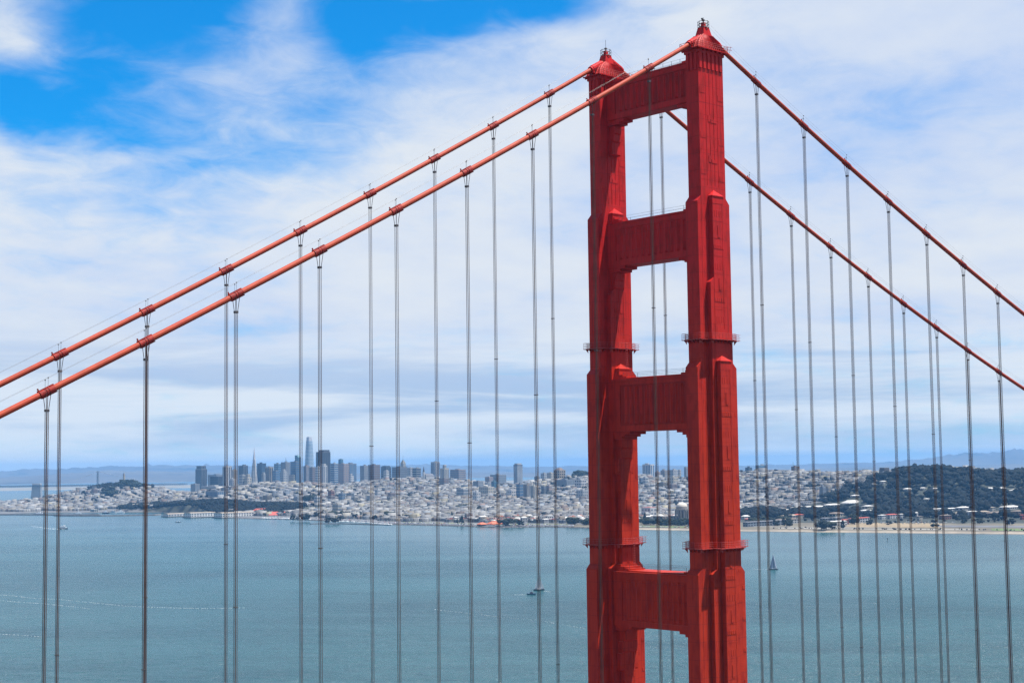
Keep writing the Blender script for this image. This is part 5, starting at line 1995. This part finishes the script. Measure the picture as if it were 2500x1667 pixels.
# shore trees in front of the domed rotunda and the marina
for (px0, px1, lo, hi, n, lab, grp) in ((1565, 1720, 150, 260, 34, 'dark tree in the belt before the domed rotunda', 'tree belt before the rotunda'), (1385, 1470, 90, 190, 22, 'dark tree in the clump by the shore left of the farther leg', 'shore clump left of the farther leg'),
                                       (600, 720, 210, 330, 26, 'dark tree along the shore lawn right of the pier sheds', 'trees right of the pier sheds'), (1835, 1930, 190, 420, 30, 'dark tree in the grove right of the nearer leg', 'grove right of the nearer leg'), (720, 900, 200, 330, 26, 'dark tree behind the marina car park', 'trees behind the marina car park')):
    for k in range(n):
        p = at(rng.uniform(px0, px1), 1260, 1000)
        a, _ = polar(p)
        r = float(coast(a)) + rng.uniform(lo, hi)
        tree(CAM.x + math.sin(a) * r, CAM.y + math.cos(a) * r, rng.uniform(9, 19), lab, grp, None, 1.15)


def forest(name, pts, label, hr=(11, 19), seed=5):
    """a wood that reads as one mass: merged crowns"""
    r_ = np.random.default_rng(seed)
    Vs, Fs, Cs = [], [], []
    bases = []
    for q in range(8):
        v, f = ico(100 + q, 1, .38)
        bases.append((np.array([tuple(p) for p in v]), np.array(f)))
    o = 0
    pts = np.asarray(pts)
    zz = terr(pts[:, 0], pts[:, 1])
    allV, allF = [], []
    for (x, y), z in zip(pts, zz):
        h = r_.uniform(*hr)
        for _ in range(2):
            v, f = bases[int(r_.integers(0, 8))]
            s = h * r_.uniform(.28, .46)
            cx_, cy_ = x + r_.uniform(-.3, .3) * h, y + r_.uniform(-.3, .3) * h
            allV.append(v * np.array([s, s, s * .85]) + np.array([cx_, cy_, z + h * r_.uniform(.45, .8)]))
            allF.append(f + o)
            o += len(v)
    V_, F_ = np.concatenate(allV), np.concatenate(allF)
    me = bpy.data.meshes.new(name)
    me.vertices.add(len(V_))
    me.vertices.foreach_set('co', V_.astype(np.float32).ravel())
    me.loops.add(len(F_) * 3)
    me.loops.foreach_set('vertex_index', F_.astype(np.int32).ravel())
    me.polygons.add(len(F_))
    me.polygons.foreach_set('loop_start', np.arange(len(F_), dtype=np.int32) * 3)
    me.update(calc_edges=True)
    ob = link(name, me, WOODM)
    ob['label'] = label
    ob['category'] = 'trees'
    return kind(ob, 'stuff')


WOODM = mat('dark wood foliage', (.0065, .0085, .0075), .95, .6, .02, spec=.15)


def clear_view(x, y):
    """no trees close in front of the low park buildings: lawns and streets lie there"""
    ok = np.ones(len(x), bool)
    for hx, hy, w, d, fr in HALLS:
        if hy > LYON + 300:
            continue
        ux, uy = hx - CAM.x, hy - CAM.y
        L = math.hypot(ux, uy)
        ux, uy = ux / L, uy / L
        al = (x - hx) * ux + (y - hy) * uy
        la = np.abs((x - hx) * uy - (y - hy) * ux)
        hw = (w * abs(uy) + d * abs(ux)) / 2
        ok &= ~((al > -fr) & (al < (w + d) / 2 + 6) & (la < hw + 3))
    return ok


def scatter(n, x0, x1, y0, y1, cond):
    p = np.stack([rng.uniform(x0, x1, n), rng.uniform(y0, y1, n)], -1)
    return p[cond(p[:, 0], p[:, 1]) & clear_view(p[:, 0], p[:, 1]) & in_view(p[:, 0], p[:, 1], 420)]


def shore_off(x, y):
    return np.hypot(x - CAM.x, y - CAM.y) - coast(np.arctan2(x - CAM.x, y - CAM.y))


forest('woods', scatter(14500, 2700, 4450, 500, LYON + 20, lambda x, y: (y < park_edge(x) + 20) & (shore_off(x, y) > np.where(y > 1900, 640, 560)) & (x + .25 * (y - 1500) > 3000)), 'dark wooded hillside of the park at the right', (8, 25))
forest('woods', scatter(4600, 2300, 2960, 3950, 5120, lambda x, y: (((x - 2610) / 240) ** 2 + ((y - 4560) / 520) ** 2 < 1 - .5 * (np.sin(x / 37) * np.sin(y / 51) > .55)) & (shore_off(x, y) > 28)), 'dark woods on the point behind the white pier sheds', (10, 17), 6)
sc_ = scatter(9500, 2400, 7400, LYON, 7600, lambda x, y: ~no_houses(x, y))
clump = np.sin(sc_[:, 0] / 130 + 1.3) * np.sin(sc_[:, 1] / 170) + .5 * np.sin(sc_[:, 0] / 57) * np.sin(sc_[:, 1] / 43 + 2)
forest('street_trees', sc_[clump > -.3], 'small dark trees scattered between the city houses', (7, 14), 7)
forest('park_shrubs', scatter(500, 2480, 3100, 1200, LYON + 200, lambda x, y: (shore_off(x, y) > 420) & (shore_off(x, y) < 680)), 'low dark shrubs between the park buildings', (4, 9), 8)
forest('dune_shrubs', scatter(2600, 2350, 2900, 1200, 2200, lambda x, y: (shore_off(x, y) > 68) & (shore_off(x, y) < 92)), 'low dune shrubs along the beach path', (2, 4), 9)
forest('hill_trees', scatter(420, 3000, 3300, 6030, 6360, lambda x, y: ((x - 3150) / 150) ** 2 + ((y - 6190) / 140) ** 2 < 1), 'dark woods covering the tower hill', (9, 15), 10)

# ================================================================ boats, cars, piers, foam
HULLW = mat('white hull', (.75, .75, .74), .4, .05, .5)
HULLD = mat('dark hull', (.05, .055, .08), .4, .15, .5)
SAILW = mat('white sail cloth', (.75, .75, .73), .8, .05, .3)
SAILG = mat('grey sail cloth', (.26, .29, .36), .8, .1, .3)
FOAM = mat('sea foam', (.40, .43, .45), .8, .2, .3)


def hull(L, B, D, n=9):
    rings = []
    for i in range(n):
        u = -1 + 2 * i / (n - 1)
        w = B / 2 * max(.04, (1 - max(0, u) ** 2.2)) * (.8 + .2 * (1 - max(0, -u) ** 2))
        x = u * L / 2
        sh = D * (1 + .25 * u * u)
        rings.append([(x, -w, sh), (x, -w * .75, .1), (x, 0, -.6), (x, w * .75, .1), (x, w, sh)])
    k = 5
    vs = [p for r in rings for p in r]
    fs = [(i * k + j, i * k + j + 1, (i + 1) * k + j + 1, (i + 1) * k + j) for i in range(n - 1) for j in range(k - 1)]
    fs += [(i * k + 4, i * k, (i + 1) * k, (i + 1) * k + 4) for i in range(n - 1)]
    fs += [tuple(range(k)), tuple(range((n - 1) * k + k - 1, (n - 1) * k - 1, -1))]
    return MB().add(vs, fs)


def sail(p0, p1, p2, belly, name, m_, parent):
    """a sail between tack, head and clew, cut with some belly and thickness"""
    p0, p1, p2 = Vector(p0), Vector(p1), Vector(p2)
    b = Vector(belly)
    n = 8
    vs, fs = [], []
    for side in (0, .06):
        for i in range(n + 1):
            for j in range(n + 1):
                u, v = i / n, j / n
                q = p0.lerp(p1, u).lerp(p2.lerp(p1, u), v)
                vs.append(q + b * (4 * v * (1 - v) * (1 - u) ** .5) + b.normalized() * side)
    k = (n + 1) ** 2
    for i in range(n):
        for j in range(n):
            a = i * (n + 1) + j
            fs.append((a, a + 1, a + n + 2, a + n + 1))
            fs.append((k + a, k + a + n + 1, k + a + n + 2, k + a + 1))
    return MB().add(vs, fs).build(name, m_, parent, True)


def sailboat(p, L, mastH, rz, label, hm_, sm, jib=True):
    t = thing('sailboat', label, 'sailboat', (p.x, p.y, .1), rz)
    hull(L, L * .28, L * .09).build('hull', hm_, t)
    MB().box(-L * .12, L * .18, -L * .08, L * .08, L * .09, L * .15).build('cabin', HULLW, t)
    MB().tube([(L * .05, 0, L * .05), (L * .05, 0, mastH)], [.14, .08], 6).build('mast', DARKSTEEL, t)
    MB().bar((L * .05, 0, L * .16), (-L * .38, .8, L * .17), .09).build('boom', DARKSTEEL, t)
    sail((L * .04, .1, L * .17), (L * .045, .1, mastH * .98), (-L * .37, .9, L * .18), (0, 1.2, 0), 'mainsail', sm, t)
    if jib:
        sail((L * .47, 0, L * .12), (L * .06, 0, mastH * .82), (L * .02, 1.2, L * .2), (0, 1.0, 0), 'jib', sm, t)
    for k in range(3):
        MB().tube([(-L * (.1 + .1 * k), .3, L * .09), (-L * (.1 + .1 * k), .3, L * .09 + 1.2)], [.3, .18], 6).build('crew_figure', HULLD, t)
    return t


p = at_z(1316, 1440)
rightang = math.atan2(rgt.y, rgt.x)
sailboat(p, 13.5, 20, rightang + .15, 'white sailed racing yacht with a dark hull, behind the ropes left of the bridge tower', HULLD, SAILW)
p = at_z(1889, 1390)
sailboat(p, 12.0, 24, rightang + math.pi - .2, 'grey sailed yacht alone on the water right of the bridge tower', HULLD, SAILG)
p = at_z(1297, 1450.5)
t = thing('motor_boat', 'small dark blue work boat with a bare mast left of the racing yacht', 'boat', (p.x, p.y, .1), rightang)
hull(10.5, 3.2, 1.2).build('hull', mat('blue hull', (.05, .09, .17), .4, .1, .5), t)
MB().frustum(-1.6, 2.2, -1.1, 1.1, 1.1, -1.2, 1.4, -.9, .9, 3.1).build('wheelhouse', HULLD, t)
MB().bar((.2, 0, 3), (.2, 0, 9.5), .1).bar((-.9, 0, 7.6), (1.1, 0, 7.6), .06).build('mast', DARKSTEEL, t)
p = at_z(154.5, 1291)
t = thing('ferry_boat', 'white two deck ferry trailing a long wake at the left', 'ferry', (p.x, p.y, .1), rightang)
hull(24, 7, 2.6).build('hull', HULLD, t)
MB().box(-8, 7, -3, 3, 2.5, 5.2).build('lower_deck', HULLW, t)
MB().box(-7, 4, -2.8, 2.8, 5.9, 8.2).build('upper_deck', HULLW, t)
MB().box(-7.5, 6.6, -3.05, 3.05, 5.19, 5.9).build('deck_windows', WIN['dark'], t)
MB().box(1, 4.5, -2, 2, 8.19, 10.6).build('bridge_house', HULLW, t)
for px, lab in ((431.5, 'tiny motor boat off the pier sheds, left of two'), (438, 'tiny motor boat off the pier sheds, right of two')):
    p = at_z(px, 1274.5)
    t = thing('motor_boat', lab, 'boat', (p.x, p.y, .1), rightang, 'two tiny boats off the pier sheds')
    hull(9, 3, 1.3).build('hull', HULLD, t)
    MB().box(-1.5, 1.8, -1, 1, 1.2, 3.0).build('cabin', HULLW, t)
p = at_z(2167, 1320)
t = thing('channel_marker', 'small dark channel marker post standing in the water off the beach', 'marker', (p.x, p.y, 0))
MB().tube([(0, 0, -1), (0, 0, 5.0)], .45, 8).build('post', DARKSTEEL, t)
MB().tube([(0, 0, 3.4), (0, 0, 5.4)], 1.0, 8).build('top_mark', HULLD, t)


def foam_line(pts, w0, w1, name, label, n=160, gap=.35, seed=1):
    r_ = random.Random(seed)
    m_ = MB()
    P = [at_z(*q) for q in pts]
    L = len(P) - 1
    for i in range(n):
        u = i / n * L
        k = min(int(u), L - 1)
        a = P[k].lerp(P[k + 1], u - k)
        b = P[min(int(u + L / n), L - 1)].lerp(P[min(int(u + L / n), L - 1) + 1], min(1, u + L / n - min(int(u + L / n), L - 1)))
        if r_.random() < gap:
            continue
        w = (w0 + (w1 - w0) * i / n) * r_.uniform(.4, 1.3)
        d = (b - a)
        nr = Vector((-d.y, d.x, 0)).normalized()
        o = nr * r_.uniform(-1, 1) * w * .8
        a, b = a + o, a + d * r_.uniform(.5, 1.4) + o + nr * r_.uniform(-.4, .4) * w
        m = (a + b) / 2
        q = [a, m - nr * w / 2, b, m + nr * w / 2]
        m_.add([(v.x, v.y, .03) for v in q] + [(v.x, v.y, .16 + .1 * r_.random()) for v in [a.lerp(m, .3), m - nr * w * .3, b.lerp(m, .3), m + nr * w * .3]],
               [(4, 5, 6, 7), (0, 1, 5, 4), (1, 2, 6, 5), (2, 3, 7, 6), (3, 0, 4, 7)])
    o = m_.build(name, FOAM)
    o['label'] = label
    o['category'] = 'foam'
    return kind(o, 'stuff')


foam_line([(152, 1291.5), (120, 1290), (100, 1287), (75, 1284)], 6, 1.5, 'wake', 'white wake behind the ferry', 80, .02, 2)
foam_line([(-20, 1451), (25, 1453), (76, 1459), (143, 1462.5), (230, 1471), (306, 1478.6), (370, 1481.6), (485, 1484.7), (600, 1483)], .9, .6, 'foam', 'broken foam line across the water at the left', 330, .28, 3)
foam_line([(-20, 1462), (31, 1468), (102, 1472.7), (148, 1477), (224, 1486)], .9, .6, 'foam', 'second fainter foam line at the left', 150, .3, 4)
foam_line([(1060, 1487), (1200, 1503), (1320, 1515), (1430, 1534)], .6, .6, 'foam', 'thin foam line left of the tower', 160, .45, 5)
foam_line([(-20, 1546), (60, 1550), (102, 1554)], .9, .6, 'foam', 'short foam line near the lower left corner', 50, .4, 6)
foam_line([(1282, 1451), (1256, 1451)], 1.2, .5, 'wake', 'short wake behind the work boat', 20, .1, 7)
foam_line([(1331, 1442), (1345, 1444)], 1.6, .8, 'wake', 'bow foam of the racing yacht', 16, .1, 8)
foam_line([(1838, 1388), (1878, 1390)], 1.0, .8, 'wake', 'thin wake line left of the grey sailed yacht', 30, .2, 9)
# breakwaters and piers


def wall_line(pts, w, h, name, label, cat, m_, posts=False):
    P = [at_z(*q) for q in pts]
    c = P[len(P) // 2]
    t = thing(name, label, cat, (c.x, c.y, 0))
    b = MB()
    vs = []
    for i, p in enumerate(P):
        d = (P[min(i + 1, len(P) - 1)] - P[max(i - 1, 0)])
        nr = Vector((-d.y, d.x, 0)).normalized() * w / 2
        for s in (-1, 1):
            for z, f in ((-1.5, 1.25), (h, 1.0)):
                q = p + nr * s * f - c
                vs.append((q.x, q.y, z))
    fs = []
    for i in range(len(P) - 1):
        a = i * 4
        fs += [(a, a + 4, a + 5, a + 1), (a + 2, a + 3, a + 7, a + 6), (a + 1, a + 5, a + 7, a + 3)]
    fs += [(0, 1, 3, 2), (len(P) * 4 - 4, len(P) * 4 - 2, len(P) * 4 - 1, len(P) * 4 - 3)]
    b.add(vs, fs)
    b.build('wall', m_, t)
    return t


PIERM = mat('weathered pier concrete', (.13, .12, .115), .9, .25, .1)
wall_line([(-30, 1256.5), (60, 1257), (140, 1257.2), (242, 1257)], 9, 3.6, 'pier', 'thin dark pier at the far left of the shore', 'pier', PIERM)
wall_line([(134, 1259), (180, 1259.6), (250, 1259.7), (330, 1258.6), (375, 1258), (390, 1256.5)], 10, 4.0, 'pier', 'long curved dark pier enclosing the cove', 'pier', PIERM)
wall_line([(758, 1279.2), (790, 1278.2), (850, 1278.6), (905, 1280.5), (952, 1281.5)], 9, 1.8, 'breakwater', 'low dark rubble breakwater in front of the marina', 'breakwater', ROCK)
# ships moored in the cove
for (x0, x1, y, hh, lab) in ((1252, 1340, 985, 8, 'white moored historic ship with blue upperworks, left of two'), (1338, 1432, 985, 7, 'white moored ferry boat at the cove wharf, right of two'), (1172, 1256, 990, 6, 'dark hulled ship moored left of the white ships'), (385, 520, 1012, 6, 'grey moored ship at the left wharf'), (868, 935, 1000, 6, 'small white ship off the left wharf')):
    a, b = at(*zp('A', x0, y), 5700), at(*zp('A', x1, y), 5700)
    L = (a - b).length
    c = (a + b) / 2
    t = thing('moored_ship', lab, 'ship', (c.x, c.y, .1), rightang)
    hull(L, L * .18, 4).build('hull', HULLD if 'dark' in lab or 'grey' in lab else HULLW, t)
    MB().box(-L * .3, L * .28, -L * .06, L * .06, 4, 4 + hh * .5).build('deck_house', WM['glass'] if 'blue' in lab else HULLW, t)
    MB().box(-L * .1, L * .1, -L * .05, L * .05, 4 + hh * .5, 4 + hh).build('bridge_house', HULLW, t)
    for x in (-.25, .2):
        MB().bar((x * L, 0, 4), (x * L, 0, 22), .25).build('mast', DARKSTEEL, t)

# moored boats of the marina and the parked cars behind the sea wall
mb_h = hull(9, 3, 1.3).mesh('moored boat hull')
mb_h.materials.append(HULLW)
mb_c = MB().box(-1.5, 2, -1, 1, 1.2, 2.6).mesh('moored boat cabin')
mb_c.materials.append(HULLW)
mb_m = MB().bar((.4, 0, 1), (.4, 0, 12.5), .13, 4).mesh('moored boat mast')
mb_m.materials.append(mat('pale mast', (.6, .6, .6), .4))
for k in range(210):
    px = rng.uniform(640, 760) if k < 90 else (rng.uniform(880, 955) if k < 150 else rng.uniform(800, 880))
    a, _ = polar(at(px, 1270, 1000))
    r = float(coast(a)) + (rng.uniform(-3, 30) if k < 90 else rng.uniform(-28, -6))
    o = bpy.data.objects.new('moored_boat', mb_h)
    COL.objects.link(o)
    o.location = (CAM.x + math.sin(a) * r, CAM.y + math.cos(a) * r, 1.5 if k < 90 else .1)
    o.rotation_euler = (0, 0, rng.uniform(-.3, .3) + (1.57 if rng.random() < .5 else 0))
    spot = 'beside the low red roofed building' if k < 90 else ('right of the rubble breakwater' if k < 150 else 'behind the rubble breakwater')
    tag(o, 'small white boat with a bare mast moored ' + spot, 'boat', 'white boats moored ' + spot)
    for nm, me in (('cabin', mb_c), ('mast', mb_m)):
        c = bpy.data.objects.new(nm, me)
        COL.objects.link(c)
        c.parent = o
CARC = []
for i, c in enumerate(((.7, .7, .7), (.45, .46, .48), (.06, .06, .065), (.10, .12, .22), (.35, .05, .04), (.65, .63, .58))):
    b = MB().box(-2.2, 2.2, -.9, .9, .3, .95)
    b.frustum(-1.3, 1.5, -.85, .85, .949, -.8, 1.0, -.7, .7, 1.55)
    me = b.mesh('car body')
    me.materials.append(mat('car paint %d' % i, c, .3, .02, 1))
    CARC.append(me)
wh = MB()
for x in (-1.4, 1.4):
    for y in (-.92, .72):
        wh.prism([(x + .34 * math.cos(q * math.pi / 4), .34 + .34 * math.sin(q * math.pi / 4)) for q in range(8)][::-1], 'y', y, y + .2) if False else wh.tube([(x, y, .34), (x, y + .2, .34)], .34, 8)
whm = wh.mesh('car wheels')
whm.materials.append(DARKSTEEL)
for k in range(280):
    px = rng.uniform(765, 1400) if k < 210 else (rng.uniform(1560, 1680) if k < 240 else rng.uniform(2130, 2330))
    a, _ = polar(at(px, 1270, 1000))
    off_ = [26, 31, 45, 50][k % 4] + rng.uniform(-1.5, 1.5) if k < 240 else rng.uniform(425, 470)
    if 210 <= k < 240:
        off_ = rng.uniform(62, 72)
    r = float(coast(a)) + off_
    x, y = CAM.x + math.sin(a) * r, CAM.y + math.cos(a) * r
    z = float(terr(x, y)) * min(1, off_ / 40) + .3 * (1 - min(1, off_ / 40)) + .55
    ci = int(rng.choice(6, p=[.3, .22, .2, .1, .08, .1]))
    o = bpy.data.objects.new('parked_car', CARC[ci])
    cw = ['white', 'silver', 'black', 'dark blue', 'red', 'beige'][ci]
    COL.objects.link(o)
    o.location = (x, y, z)
    o.rotation_euler = (0, 0, a * -1 + rng.uniform(-.1, .1))
    lab, grp = (('parked car in the rows along the marina shore', 'cars parked along the marina shore') if k < 210 else (('parked car behind the beach below the domed rotunda', 'cars parked behind the beach') if k < 240 else ('parked car before the white houses by the dry field', 'cars parked by the dry field')))
    tag(o, cw + ' ' + lab, 'car', cw + ' ' + grp)
    c = bpy.data.objects.new('wheels', whm)
    COL.objects.link(c)
    c.parent = o
